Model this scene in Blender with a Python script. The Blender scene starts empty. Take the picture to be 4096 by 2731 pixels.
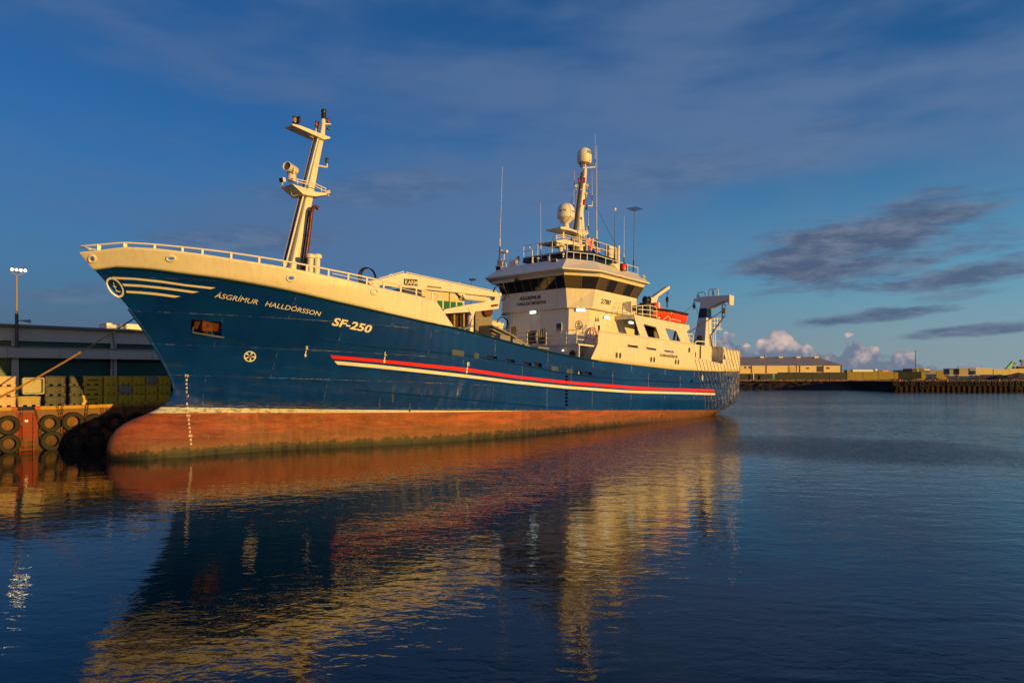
import bpy, bmesh, math, random
import numpy as np
from mathutils import Vector, Matrix
random.seed(7)
# ------------------------------------------------------------------ camera, sky, sun, exposure
F, H, YH, CX = 2731.0, 4.17, 1495.0, 2048.0          # focal length in photo pixels, eye height, horizon row
sc = bpy.context.scene
col = sc.collection
cd = bpy.data.cameras.new('camera'); cam = bpy.data.objects.new('camera', cd); col.objects.link(cam)
cam.location = (0, 0, H); cam.rotation_euler = (math.radians(90), 0, 0)
cd.sensor_width = 36; cd.lens = 36*F/4096; cd.shift_y = (YH-1365.5)/4096
cd.clip_start = 0.1; cd.clip_end = 30000
sc.camera = cam
TH, TR = math.radians(42.5), math.radians(2.24)       # heading of the ship, trim by the stern
SUN_AFT, SUN_EL = math.radians(3.0), math.radians(4.3)
u = Vector((math.sin(TH), math.cos(TH), 0)); n = Vector((math.cos(TH), -math.sin(TH), 0)); ZW = Vector((0, 0, 1))
sd = (n*math.cos(SUN_AFT)+u*math.sin(SUN_AFT))*math.cos(SUN_EL)+ZW*math.sin(SUN_EL)   # towards the sun
sl = bpy.data.lights.new('sun', 'SUN'); so = bpy.data.objects.new('sun', sl); col.objects.link(so)
sl.energy = 4.6; sl.angle = math.radians(0.5); sl.color = (1.0, 0.572, 0.095)
so.rotation_euler = sd.to_track_quat('Z', 'Y').to_euler(); so.location = (60, -60, 30)
sc.view_settings.view_transform = 'Standard'; sc.view_settings.look = 'None'
sc.view_settings.exposure = 0.0; sc.view_settings.gamma = 1.0; sc.view_settings.use_curve_mapping = False

world = bpy.data.worlds.new('World'); sc.world = world; world.use_nodes = True
def build_world():
    nt = world.node_tree; N = nt.nodes; Lk = nt.links; N.clear()
    def mth(op, a, b=None, c=None, clamp=False):
        m = N.new('ShaderNodeMath'); m.operation = op; m.use_clamp = clamp
        for i, v in enumerate((a, b, c)):
            if v is None: continue
            if isinstance(v, (int, float)): m.inputs[i].default_value = v
            else: Lk.new(v, m.inputs[i])
        return m.outputs[0]
    def mixc(f, a, b, mode='MIX'):
        m = N.new('ShaderNodeMix'); m.data_type = 'RGBA'; m.blend_type = mode
        for s, v in ((m.inputs[0], f), (m.inputs[6], a), (m.inputs[7], b)):
            if isinstance(v, (int, float)): s.default_value = v
            elif isinstance(v, tuple): s.default_value = (*v, 1)
            else: Lk.new(v, s)
        return m.outputs[2]
    tc = N.new('ShaderNodeTexCoord'); sp = N.new('ShaderNodeSeparateXYZ'); Lk.new(tc.outputs['Generated'], sp.inputs[0])
    x, y, z = sp.outputs
    az = mth('ARCTAN2', x, y); el = mth('ARCSINE', z)
    sky = N.new('ShaderNodeTexSky'); sky.sky_type = 'NISHITA'; sky.sun_disc = False
    sky.sun_elevation = SUN_EL; sky.sun_rotation = math.atan2(sd.x, sd.y)
    sky.air_density = 1.0; sky.dust_density = 0.6; sky.ozone_density = 3.0
    # the air low down on the side away from the sun is greener and brighter to the right
    rt = N.new('ShaderNodeMapRange'); rt.interpolation_type = 'SMOOTHSTEP'
    Lk.new(az, rt.inputs[0]); rt.inputs[1].default_value = -0.6; rt.inputs[2].default_value = 0.85
    tint = mixc(rt.outputs[0], SKY_L, SKY_R)
    base = mixc(1.0, sky.outputs[0], tint, 'MULTIPLY')
    lo = N.new('ShaderNodeMapRange'); lo.interpolation_type = 'SMOOTHSTEP'; Lk.new(el, lo.inputs[0])
    lo.inputs[1].default_value = 0.0; lo.inputs[2].default_value = 0.36; lo.inputs[3].default_value = 1; lo.inputs[4].default_value = 0
    ahead = N.new('ShaderNodeMapRange'); ahead.interpolation_type = 'SMOOTHSTEP'; Lk.new(y, ahead.inputs[0]); ahead.inputs[1].default_value = -.15; ahead.inputs[2].default_value = .35
    base = mixc(mth('MULTIPLY', mth('MULTIPLY', lo.outputs[0], LOWMIX), ahead.outputs[0]), base, mixc(rt.outputs[0], LOW_L, LOW_R))
    hz = N.new('ShaderNodeMapRange'); hz.interpolation_type = 'SMOOTHSTEP'; Lk.new(el, hz.inputs[0]); hz.inputs[1].default_value = .01; hz.inputs[2].default_value = .13; hz.inputs[3].default_value = .85; hz.inputs[4].default_value = 0
    base = mixc(mth('MULTIPLY', hz.outputs[0], ahead.outputs[0]), base, mixc(rt.outputs[0], HOR_L, HOR_R))
    cb = N.new('ShaderNodeCombineXYZ'); Lk.new(az, cb.inputs[0]); Lk.new(el, cb.inputs[1])
    def noise(sx, sy, det, rough=0.6, off=0.0, rot=0.0):
        mp = N.new('ShaderNodeMapping'); mp.inputs['Scale'].default_value = (sx, sy, 1); mp.inputs['Location'].default_value = (off, off*.7, off)
        mp.inputs['Rotation'].default_value = (0, 0, rot)
        Lk.new(cb.outputs[0], mp.inputs[0])
        t = N.new('ShaderNodeTexNoise'); t.noise_dimensions = '2D'; t.inputs['Scale'].default_value = 1; t.inputs['Detail'].default_value = det; t.inputs['Roughness'].default_value = rough
        Lk.new(mp.outputs[0], t.inputs[0]); return t.outputs[0]
    def sstep(v, a, b):
        m = N.new('ShaderNodeMapRange'); m.interpolation_type = 'SMOOTHSTEP'; Lk.new(v, m.inputs[0])
        m.inputs[1].default_value = a; m.inputs[2].default_value = b; return m.outputs[0]
    # thin high veil drawn out in slanting streaks
    v1 = noise(1.5, 6.5, 4, .52, 3.1, 0.42)
    v2 = noise(5, 15, 4, .6, 8.3, 0.36)
    veil = sstep(mth('ADD', mth('MULTIPLY', v1, .8), mth('MULTIPLY', v2, .2)), .38, .64)
    base = mixc(mth('MULTIPLY', mth('MULTIPLY', veil, .72), sstep(mth('SUBTRACT', el, mth('MULTIPLY', rt.outputs[0], .12)), .02, .16)), base, mixc(rt.outputs[0], VEIL_L, VEIL_R))
    # dark stratocumulus bars: soft ellipses broken up by noise
    wob = noise(8, 34, 7, .6, 1.7, 0.09); total = None
    def A(px): return math.atan((px-CX)/F)
    def E(px, py): return math.atan((YH-py)/math.hypot(F, px-CX))
    for px, py, w, h, k in CLOUDS:
        cx_, cy_ = A(px), E(px, py); aw, ah = w/F, h/F
        dx = mth('DIVIDE', mth('SUBTRACT', az, cx_), aw)
        dy = mth('DIVIDE', mth('SUBTRACT', el, mth('ADD', mth('MULTIPLY', mth('SUBTRACT', az, cx_), 0.10), cy_)), ah)
        d = mth('SUBTRACT', 1.0, mth('ADD', mth('MULTIPLY', dx, dx), mth('MULTIPLY', dy, dy)))
        d = mth('ADD', mth('MULTIPLY', d, .5), mth('MULTIPLY', mth('SUBTRACT', wob, .5), 1.7))
        s = mth('MULTIPLY', sstep(d, -0.12, .5), k)
        total = s if total is None else mth('MAXIMUM', total, s)
    wis = noise(16, 60, 6, .65, 5.5, .2)
    ccol = mixc(sstep(wis, .35, .75), CL_DARK, CL_LIT)
    base = mixc(total, base, ccol)
    # cumulus bank over the far shore
    cr = N.new('ShaderNodeFloatCurve'); cv = cr.mapping.curves[0]
    a0, a1 = A(1100), A(4300)
    Lk.new(mth('DIVIDE', mth('SUBTRACT', az, a0), a1-a0), cr.inputs['Value'])
    pts = [(A(p)-a0)/(a1-a0) for p, _ in CUMULUS]
    while len(cv.points) < len(pts): cv.points.new(.5, .5)
    for i, (q, (p, yy)) in enumerate(zip(pts, CUMULUS)):
        cv.points[i].location = (q, E(p, yy)/0.12); cv.points[i].handle_type = 'AUTO'
    cr.mapping.update()
    top = mth('MULTIPLY', cr.outputs[0], .12)
    puff = noise(38, 46, 5, .5, 2.2); puff2 = noise(90, 100, 4, .5, 4.4)
    def vor(sc_, off):
        mp = N.new('ShaderNodeMapping'); mp.inputs['Location'].default_value = (off, off, 0); Lk.new(cb.outputs[0], mp.inputs[0])
        t = N.new('ShaderNodeTexVoronoi'); t.voronoi_dimensions = '2D'; t.feature = 'F1'; t.inputs['Scale'].default_value = sc_
        Lk.new(mp.outputs[0], t.inputs[0]); return t.outputs[0]
    bub = mth('ADD', mth('MULTIPLY', vor(48, .3), .6), mth('MULTIPLY', vor(110, .9), .3))
    edge = mth('ADD', mth('SUBTRACT', top, el), mth('MULTIPLY', mth('SUBTRACT', puff, .5), .042))
    edge = mth('ADD', edge, mth('MULTIPLY', mth('SUBTRACT', .40, bub), .020))
    # warm fill glow added low in the unseen sky behind the viewer, lifts shaded fronts
    gl = mth('MULTIPLY', sstep(y, -.05, -.6), sstep(el, .55, .0))
    base = mixc(gl, base, FILL_GLOW)
    cm = sstep(edge, -.0005, .0055)
    lit = sstep(mth('ADD', mth('ADD', mth('MULTIPLY', mth('SUBTRACT', el, .022), 11), mth('MULTIPLY', mth('SUBTRACT', puff, .5), 2.4)), mth('MULTIPLY', mth('SUBTRACT', .42, bub), 1.1)), -.1, 1.2)
    cc = mixc(lit, CU_SHADE, CU_LIT)
    base = mixc(mth('MULTIPLY', cm, .90), base, cc)
    bg = N.new('ShaderNodeBackground'); Lk.new(base, bg.inputs[0]); bg.inputs[1].default_value = SKYSTR
    out = N.new('ShaderNodeOutputWorld'); Lk.new(bg.outputs[0], out.inputs[0])
SKYSTR = 0.10
def kk(r, g, b):     # a wanted sky radiance, divided by the background strength
    return (r/SKYSTR, g/SKYSTR, b/SKYSTR)
def srgb(r, g, b):
    return tuple(((c/255)/12.92 if c/255 < .04045 else ((c/255+.055)/1.055)**2.4) for c in (r, g, b))
def sk(r, g, b): return kk(*srgb(r, g, b))
SKY_L, SKY_R = (0.47, 0.98, 1.54), (0.58, 1.42, 2.15)
LOWMIX = 0.80
FILL_GLOW = kk(.62, .43, .33)
LOW_L, LOW_R = sk(76, 106, 142), sk(118, 172, 198)
HOR_L, HOR_R = sk(84, 104, 132), sk(140, 156, 160)
VEIL_L, VEIL_R = sk(82, 109, 150), sk(102, 126, 162)
CL_DARK, CL_LIT = sk(78, 96, 126), sk(112, 124, 146)
CU_SHADE, CU_LIT = sk(108, 120, 142), sk(222, 194, 182)
CLOUDS = [(3420, 1000, 450, 145, 1.0), (3580, 890, 360, 75, .85), (3960, 1088, 420, 48, .92), (3450, 1272, 270, 30, .9), (3930, 1312, 280, 24, .9),
          (1000, 960, 420, 60, .5), (3120, 1160, 160, 16, .5), (1500, 760, 500, 70, .35), (3800, 1185, 160, 22, .5), (2700, 690, 700, 90, .3), (420, 1180, 260, 40, .35)]
CUMULUS = [(1100, 1520), (2700, 1420), (2850, 1350), (2905, 1338), (2960, 1360), (3010, 1398), (3060, 1340), (3105, 1305), (3150, 1330), (3215, 1390), (3290, 1405), (3355, 1400), (3400, 1348), (3440, 1372),
           (3500, 1400), (3560, 1418), (3590, 1405), (3650, 1430), (3700, 1460), (3760, 1468), (4000, 1478), (4300, 1482)]
build_world()

# ------------------------------------------------------------------ frames and measuring
B0 = Vector((-20.51, 32.39, 0)); P0 = B0+30*u
XA = u*math.cos(TR)-ZW*math.sin(TR); ZA = u*math.sin(TR)+ZW*math.cos(TR)
EYE = Vector((0, 0, H))
def ray(px, py): return Vector(((px-CX)/F, 1, (YH-py)/F))
def loc(p):
    d = p-P0; return Vector((d.dot(XA)+30, d.dot(n), d.dot(ZA)))
CL = loc(EYE)
def rl(px, py):
    d = ray(px, py); return Vector((d.dot(XA), d.dot(n), d.dot(ZA)))
def T(px, py, t):            # the point of the ship's plane t = const (metres to port) seen at a photo pixel
    r = rl(px, py); return CL+r*((t-CL[1])/r[1])
def S(px, py, s):            # the same for a plane s = const (metres aft of the stem head)
    r = rl(px, py); return CL+r*((s-CL[0])/r[0])
def ZP(px, py, z):
    r = rl(px, py); return CL+r*((z-CL[2])/r[2])
def G(px, py, t):            # level quay frame (s along the quay, t, height above the water)
    r = ray(px, py); c = EYE-B0; k = (t-c.dot(n))/r.dot(n); p = c+r*k; return Vector((p.dot(u), p.dot(n), p.z))
def Wd(px, py, d): return EYE+ray(px, py)*d
def lerp(a, b, k): return a+(b-a)*k

# ------------------------------------------------------------------ materials
MATS = {}
def mat(name, c, rough=.5, metal=0., var=0., vscale=3., bump=0., bscale=20., c2=None, emit=None, estr=0., spec=.5, stretch=(1, 1, 1), coat=0., rust=0., rscale=2.5, streak=0.):
    m = bpy.data.materials.new(name); m.use_nodes = True; nt = m.node_tree; N = nt.nodes; Lk = nt.links
    b = N['Principled BSDF']; b.inputs['Base Color'].default_value = (*c, 1); b.inputs['Roughness'].default_value = rough
    b.inputs['Metallic'].default_value = metal; b.inputs['Specular IOR Level'].default_value = spec; b.inputs['Coat Weight'].default_value = coat
    if emit: b.inputs['Emission Color'].default_value = (*emit, 1); b.inputs['Emission Strength'].default_value = estr
    tc = N.new('ShaderNodeTexCoord'); mp = N.new('ShaderNodeMapping'); mp.inputs['Scale'].default_value = stretch
    Lk.new(tc.outputs['Object'], mp.inputs[0])
    cur = None
    if var or c2:
        t = N.new('ShaderNodeTexNoise'); t.inputs['Scale'].default_value = vscale; t.inputs['Detail'].default_value = 6; t.inputs['Roughness'].default_value = .65
        Lk.new(mp.outputs[0], t.inputs[0])
        r = N.new('ShaderNodeMapRange'); r.inputs[1].default_value = .35; r.inputs[2].default_value = .7; Lk.new(t.outputs[0], r.inputs[0])
        mx = N.new('ShaderNodeMix'); mx.data_type = 'RGBA'; Lk.new(r.outputs[0], mx.inputs[0])
        mx.inputs[6].default_value = (*c, 1); cc = c2 or tuple(v*(1-var) for v in c); mx.inputs[7].default_value = (*cc, 1)
        cur = mx.outputs[2]
    if streak:
        t = N.new('ShaderNodeTexNoise'); t.inputs['Scale'].default_value = 1; t.inputs['Detail'].default_value = 5; t.inputs['Roughness'].default_value = .6
        m2 = N.new('ShaderNodeMapping'); m2.inputs['Scale'].default_value = (5, 5, .45); Lk.new(tc.outputs['Object'], m2.inputs[0]); Lk.new(m2.outputs[0], t.inputs[0])
        r = N.new('ShaderNodeMapRange'); r.inputs[1].default_value = .48; r.inputs[2].default_value = .78; r.inputs[4].default_value = streak; Lk.new(t.outputs[0], r.inputs[0])
        mx = N.new('ShaderNodeMix'); mx.data_type = 'RGBA'; Lk.new(r.outputs[0], mx.inputs[0])
        if cur: Lk.new(cur, mx.inputs[6])
        else: mx.inputs[6].default_value = (*c, 1)
        mx.inputs[7].default_value = (c[0]*.55, c[1]*.45, c[2]*.34, 1); cur = mx.outputs[2]
    if rust:
        t = N.new('ShaderNodeTexNoise'); t.inputs['Scale'].default_value = rscale; t.inputs['Detail'].default_value = 8; t.inputs['Roughness'].default_value = .7
        m2 = N.new('ShaderNodeMapping'); m2.inputs['Scale'].default_value = (1, 1, .35); Lk.new(tc.outputs['Object'], m2.inputs[0]); Lk.new(m2.outputs[0], t.inputs[0])
        r = N.new('ShaderNodeMapRange'); r.inputs[1].default_value = .68-rust*.2; r.inputs[2].default_value = .74-rust*.1; Lk.new(t.outputs[0], r.inputs[0])
        mx = N.new('ShaderNodeMix'); mx.data_type = 'RGBA'; Lk.new(r.outputs[0], mx.inputs[0])
        if cur: Lk.new(cur, mx.inputs[6])
        else: mx.inputs[6].default_value = (*c, 1)
        mx.inputs[7].default_value = (.16, .06, .025, 1); cur = mx.outputs[2]
    if cur: Lk.new(cur, b.inputs['Base Color'])
    if bump:
        t = N.new('ShaderNodeTexNoise'); t.inputs['Scale'].default_value = bscale; t.inputs['Detail'].default_value = 4
        Lk.new(mp.outputs[0], t.inputs[0]); bp = N.new('ShaderNodeBump'); bp.inputs['Strength'].default_value = 1; bp.inputs['Distance'].default_value = bump
        Lk.new(t.outputs[0], bp.inputs['Height']); Lk.new(bp.outputs[0], b.inputs['Normal'])
    MATS[name] = m; return m
WHITE = mat('cream_paint', (.80, .74, .62), .38, var=.08, vscale=.8, bump=.022, bscale=1.2, rust=.14, streak=.28)
RAIL = mat('rail_paint', (.80, .76, .68), .4)
ROOFW = mat('roof_paint', (.78, .75, .70), .42, var=.08, vscale=1.2, bump=.01, bscale=1.4, streak=.2)
BLACK = mat('black_paint', (.012, .012, .014), .4)
NAVY = mat('navy_paint', (.006, .016, .055), .25, var=.2)
LETW = mat('letter_white', (.82, .76, .62), .4)
LETD = mat('letter_navy', (.01, .012, .03), .4)
REDS = mat('red_paint', (.75, .02, .015), .35, var=.1)
GLASS = mat('window_glass', (.018, .016, .012), .04, spec=.8)
GLASS2 = mat('window_glass_warm', (.085, .065, .03), .05, spec=.8)
RUBBER = mat('rubber', (.020, .019, .017), .7, spec=.3, var=.3, bump=.01, bscale=12)
STEEL = mat('grey_steel', (.30, .28, .25), .5, .2, var=.25, vscale=2, rust=.15)
DARKST = mat('dark_steel', (.06, .055, .05), .5, .3, var=.3)
RUSTY = mat('rusty_iron', (.13, .035, .012), .85, var=.5, vscale=6, bump=.02)
COPPER = mat('exhaust_pipe_brown', (.16, .045, .018), .35, .5, var=.4, vscale=4)
ORANGE = mat('orange_grp', (.85, .07, .015), .35, var=.1)
LAMPON = mat('lamp_lit', (.9, .95, .9), .4, emit=(.75, 1, .9), estr=3.2)
FLOOD = mat('flood_lit', (1, .9, .6), .4, emit=(1, .78, .38), estr=16)
REDLAMP = mat('lamp_red', (.3, .005, .01), .2, emit=(.9, .02, .03), estr=.25)
ROPE = mat('rope_orange', (.60, .30, .06), .9, var=.45, vscale=4, bump=.02, bscale=14)
ROPED = mat('rope_dark', (.03, .028, .025), .9)
TIMBER = mat('grey_timber', (.27, .24, .20), .8, var=.3, vscale=5, stretch=(1, 1, .15))
PLYW = mat('dark_plywood', (.07, .045, .03), .8, var=.4)

# ------------------------------------------------------------------ mesh helper; ship and quay coordinates are (s, t, z) with t to port
class MB:
    def __init__(self, org=(0, 0, 0), flip=True): self.bm = bmesh.new(); self.o = Vector(org); self.f = -1 if flip else 1
    def v(self, p): return self.bm.verts.new((p[0]-self.o[0], self.f*(p[1]-self.o[1]), p[2]-self.o[2]))
    def face(self, pts, mi=0):
        try: f = self.bm.faces.new([self.v(p) for p in pts]); f.material_index = mi; return f
        except ValueError: pass
    def loft(self, rings, closed=True, cap=True, mi=0):
        V = [[self.v(p) for p in r] for r in rings]; m = len(V[0])
        for i in range(len(V)-1):
            for j in range(m if closed else m-1):
                k = (j+1) % m
                f = self.bm.faces.new((V[i][j], V[i][k], V[i+1][k], V[i+1][j])); f.material_index = mi
        if cap and closed:
            for r in (V[0], V[-1]):
                f = self.bm.faces.new(r); f.material_index = mi
        return self
    def prism(self, pts, vec, mi=0):
        vec = Vector(vec); a = [Vector(p) for p in pts]; return self.loft([a, [p+vec for p in a]], mi=mi)
    def box(self, c, d, R=None, mi=0):
        c = Vector(c); x, y, z = d[0]/2, d[1]/2, d[2]/2
        P = [Vector(q) for q in ((-x, -y, -z), (x, -y, -z), (x, y, -z), (-x, y, -z))]; Q = [p+Vector((0, 0, 2*z)) for p in P]
        if R is not None: P = [R @ p for p in P]; Q = [R @ p for p in Q]
        return self.loft([[c+p for p in P], [c+p for p in Q]], mi=mi)
    def beam(self, a, b, w, h, up=(0, 0, 1), w2=None, h2=None, mi=0):
        a, b = Vector(a), Vector(b); d = (b-a).normalized(); x = d.cross(Vector(up))
        if x.length < 1e-4: x = d.cross(Vector((1, 0, 0)))
        x.normalize(); y = x.cross(d)
        def r(c, w, h): return [c-x*w/2-y*h/2, c+x*w/2-y*h/2, c+x*w/2+y*h/2, c-x*w/2+y*h/2]
        return self.loft([r(a, w, h), r(b, w2 or w, h2 or h)], mi=mi)
    def cyl(self, a, b, r0, r1=None, k=12, cap=True, mi=0):
        return self.tube([a, b], [r0, r0 if r1 is None else r1], k, cap=cap, mi=mi)
    def tube(self, pts, r, k=8, closed=False, cap=True, mi=0):
        P = [Vector(p) for p in pts]; m = len(P); R = r if isinstance(r, (list, tuple)) else [r]*m; rings = []; x = None
        for i in range(m):
            if closed: d = P[(i+1) % m]-P[i-1]
            else: d = P[min(i+1, m-1)]-P[max(i-1, 0)]
            d.normalize()
            if x is None:
                x = d.cross(Vector((0, 0, 1)))
                if x.length < .1: x = d.cross(Vector((1, 0, 0)))
            x = x-d*x.dot(d); x.normalize(); y = d.cross(x)
            rings.append([P[i]+(x*math.cos(q)+y*math.sin(q))*R[i] for q in (2*math.pi*j/k for j in range(k))])
        if closed: return self.loft(rings+[rings[0]], cap=False, mi=mi)
        return self.loft(rings, cap=cap, mi=mi)
    def lathe(self, c, prof, k=20, axis=(0, 0, 1), mi=0):    # prof: (radius, distance along the axis)
        c = Vector(c); a = Vector(axis).normalized(); x = a.cross(Vector((0, 1, 0)))
        if x.length < .1: x = a.cross(Vector((1, 0, 0)))
        x.normalize(); y = a.cross(x)
        return self.loft([[c+a*h+(x*math.cos(q)+y*math.sin(q))*max(r, 1e-4) for q in (2*math.pi*j/k for j in range(k))] for r, h in prof], mi=mi)
    def ball(self, c, r, k=14, sz=1.): return self.lathe(c, [(r*math.sin(a), -r*sz*math.cos(a)) for a in (math.pi*i/8 for i in range(9))], k)
    def build(self, name, m, parent=None, label=None, smooth=False, normals=True, bevel=0):
        if normals: bmesh.ops.recalc_face_normals(self.bm, faces=self.bm.faces)
        if bevel:
            eds = [e for e in self.bm.edges if len(e.link_faces) == 2 and e.calc_face_angle(0) > .6]
            bmesh.ops.bevel(self.bm, geom=eds, offset=bevel, segments=2, affect='EDGES', clamp_overlap=True)
        me = bpy.data.meshes.new(name); self.bm.to_mesh(me); self.bm.free()
        for mm in (m if isinstance(m, (list, tuple)) else [m]): me.materials.append(mm)
        if smooth:
            for p in me.polygons: p.use_smooth = True
            if smooth != 'all':
                me.set_sharp_from_angle(angle=math.radians(40))
        o = bpy.data.objects.new(name, me); col.objects.link(o)
        if parent: o.parent = parent
        if label: o['label'] = label
        return o
def tag(o, label, cat, group=None, kind=None):
    if kind: o['kind'] = kind
    else: o['category'] = cat
    if label: o['label'] = label
    if group: o['group'] = group
    return o
def empty(name, M, label=None, cat=None, group=None):
    o = bpy.data.objects.new(name, None); col.objects.link(o); o.matrix_world = M; o.empty_display_size = .5
    if label: tag(o, label, cat, group)
    return o
def frame_ship(p=(0, 0, 0)):
    R = Matrix((XA, -n, ZA)).transposed().to_4x4(); return Matrix.Translation(P0+XA*(p[0]-30)+n*p[1]+ZA*p[2]) @ R
def frame_quay(p=(0, 0, 0)):
    R = Matrix((u, -n, ZW)).transposed().to_4x4(); return Matrix.Translation(B0+u*p[0]+n*p[1]+ZW*p[2]) @ R
def copy_tree(o, M, label, group=None, parent=None):
    c = o.copy(); col.objects.link(c)
    if parent is None: c.matrix_world = M; c['label'] = label
    else: c.parent = parent
    if group: c['group'] = group
    for ch in o.children: copy_tree(ch, None, None, None, c)
    return c

def text_mesh(body, bold=0., shear=0., spacing=1.):
    """2-D outline of a word as (verts, faces), x from 0 to 1, y cap height 0 to 1."""
    cu = bpy.data.curves.new('t', 'FONT'); cu.body = body; cu.size = 1; cu.offset = bold; cu.shear = shear; cu.space_character = spacing
    cu.resolution_u = 3; cu.fill_mode = 'FRONT'
    o = bpy.data.objects.new('t', cu); col.objects.link(o); bpy.context.view_layer.update()
    me = bpy.data.meshes.new_from_object(o.evaluated_get(bpy.context.evaluated_depsgraph_get()))
    V = np.array([v.co[:] for v in me.vertices]); Fs = [list(p.vertices) for p in me.polygons]
    bpy.data.objects.remove(o); bpy.data.curves.remove(cu); bpy.data.meshes.remove(me)
    x0, x1 = V[:, 0].min(), V[:, 0].max()
    V2 = [((x-x0)/(x1-x0), y/0.73) for x, y, _ in V]
    return V2, Fs
def put_text(mb, body, fn, **k):
    V, Fs = text_mesh(body, **k); vs = [mb.v(fn(x, y)) for x, y in V]
    for f in Fs:
        try: mb.bm.faces.new([vs[i] for i in f])
        except ValueError: pass
def serif_marks(mb, fn, xs): pass
def plane_fn(a, b, c, lift=0.0):
    a, b, c = Vector(a), Vector(b), Vector(c); nn = (b-a).cross(c-a).normalized()
    return lambda x, y: a+(b-a)*x+(c-a)*y+nn*lift

# ------------------------------------------------------------------ hull form
def itp(x, tab): return float(np.interp(x, [a for a, _ in tab], [b for _, b in tab]))
STEM = [(-3, 6), (-2, 5.6), (0, 5.0), (1.5, 4.6), (2.38, 4.22), (2.87, 4.08), (3.52, 3.74), (5, 2.86), (6.54, 1.71), (8.02, .29), (8.77, -.36), (9.6, -1.05)]
BULB = [(-3, 2.2), (-2, 1.5), (-1, 1.2), (-.57, 1.18), (-.16, 1.27), (.33, 1.55), (.72, 2.03), (1.14, 3.04), (1.38, 3.49), (1.86, 4.0), (2.38, 4.2), (3, 9)]
def s0(z): return itp(z, STEM) if z > 2.38 else itp(z, BULB)
def hullB(s, z):
    w = min(max(z/8, 0), 1)**1.2; st = itp(z, STEM); x = min(max((s-st)/(22-7*w), 0), 1)
    bmax = 6.35 if s < 34 else 6.35-.4*min((s-34)/10, 1)*min(max((2.5-z)/1.5, 0), 1)
    b = bmax*(1-(1-x)**(2.2+.45*w))
    if z < 2.4:
        A = 1.75*min(max((2.4-z)/2.9, 0), 1)**.8; xb = min(max((s-itp(z, BULB))/4.5, 0), 1)
        q = A*math.sqrt(max(1-(1-xb)**2.4, 0)); b = (b**3+q**3)**(1/3)
    if s > 40:      # run of the stern: the bottom comes up towards the transom
        zb = itp(s, [(40, -3.4), (48, -1.6), (54, -.1), (58, .95), (60.3, 1.15)]); zt = zb+itp(s, [(40, 1.2), (60.3, 2.3)])
        if z < zt: b *= max(1-((zt-z)/(zt-zb))**2.6, 0)**.5 if z > zb else 0
    if s > 57.6:    # rounded quarter
        q = (s-57.6)/2.7; b -= 1.9*(1-math.sqrt(max(1-q*q, 0)))
    return max(b, 0)
SEND = 60.3
def hinv(px, py, t0=3.):
    t = t0
    for _ in range(60):
        p = T(px, py, t); nt = hullB(p[0], p[2]); t = lerp(t, nt, .5)
    return p[0], p[2]
def track(pts):
    r = sorted(hinv(x, y) for x, y in pts); return r
KN_PX = [(415, 1067), (466, 1067), (606, 1076), (700, 1089), (900, 1115), (1125, 1155), (1338, 1204), (1551, 1253), (1700, 1287), (1812, 1309), (1968, 1348), (2074, 1377), (2180, 1403), (2308, 1428), (2400, 1443), (2549, 1461), (2698, 1478), (2847, 1485), (2950, 1487)]
KN = [(-.5, 8.05), (.3, 8.02)]+[q for q in track(KN_PX) if q[0] > .8]+[(62, 5.56)]
def zk(s): return itp(s, KN)
TP_PX = [(501, 987), (619, 993), (810, 1016), (925, 1034), (1138, 1068), (1227, 1085), (1517, 1150), (1670, 1183), (1744, 1203)]
TP = [(-1, 8.72), (-.36, 8.77), (.1, 8.84)]+[q for q in track(TP_PX) if q[0] > .6]
S_END = TP[-1][0]
def ztop(s): return itp(s, TP)
def on_hull(s, z, off=.012):
    """point on the port shell pushed out along the shell's normal"""
    b = hullB(s, z); bs = (hullB(s+.05, z)-hullB(s-.05, z))/.1; bz = (hullB(s, z+.05)-hullB(s, z-.05))/.1
    nv = Vector((-bs, 1, -bz)).normalized(); return Vector((s, b, z))+nv*off

ship = empty('trawler', frame_ship(), 'large blue trawler with cream superstructure and red bottom moored at the quay', 'fishing vessel')

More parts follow.
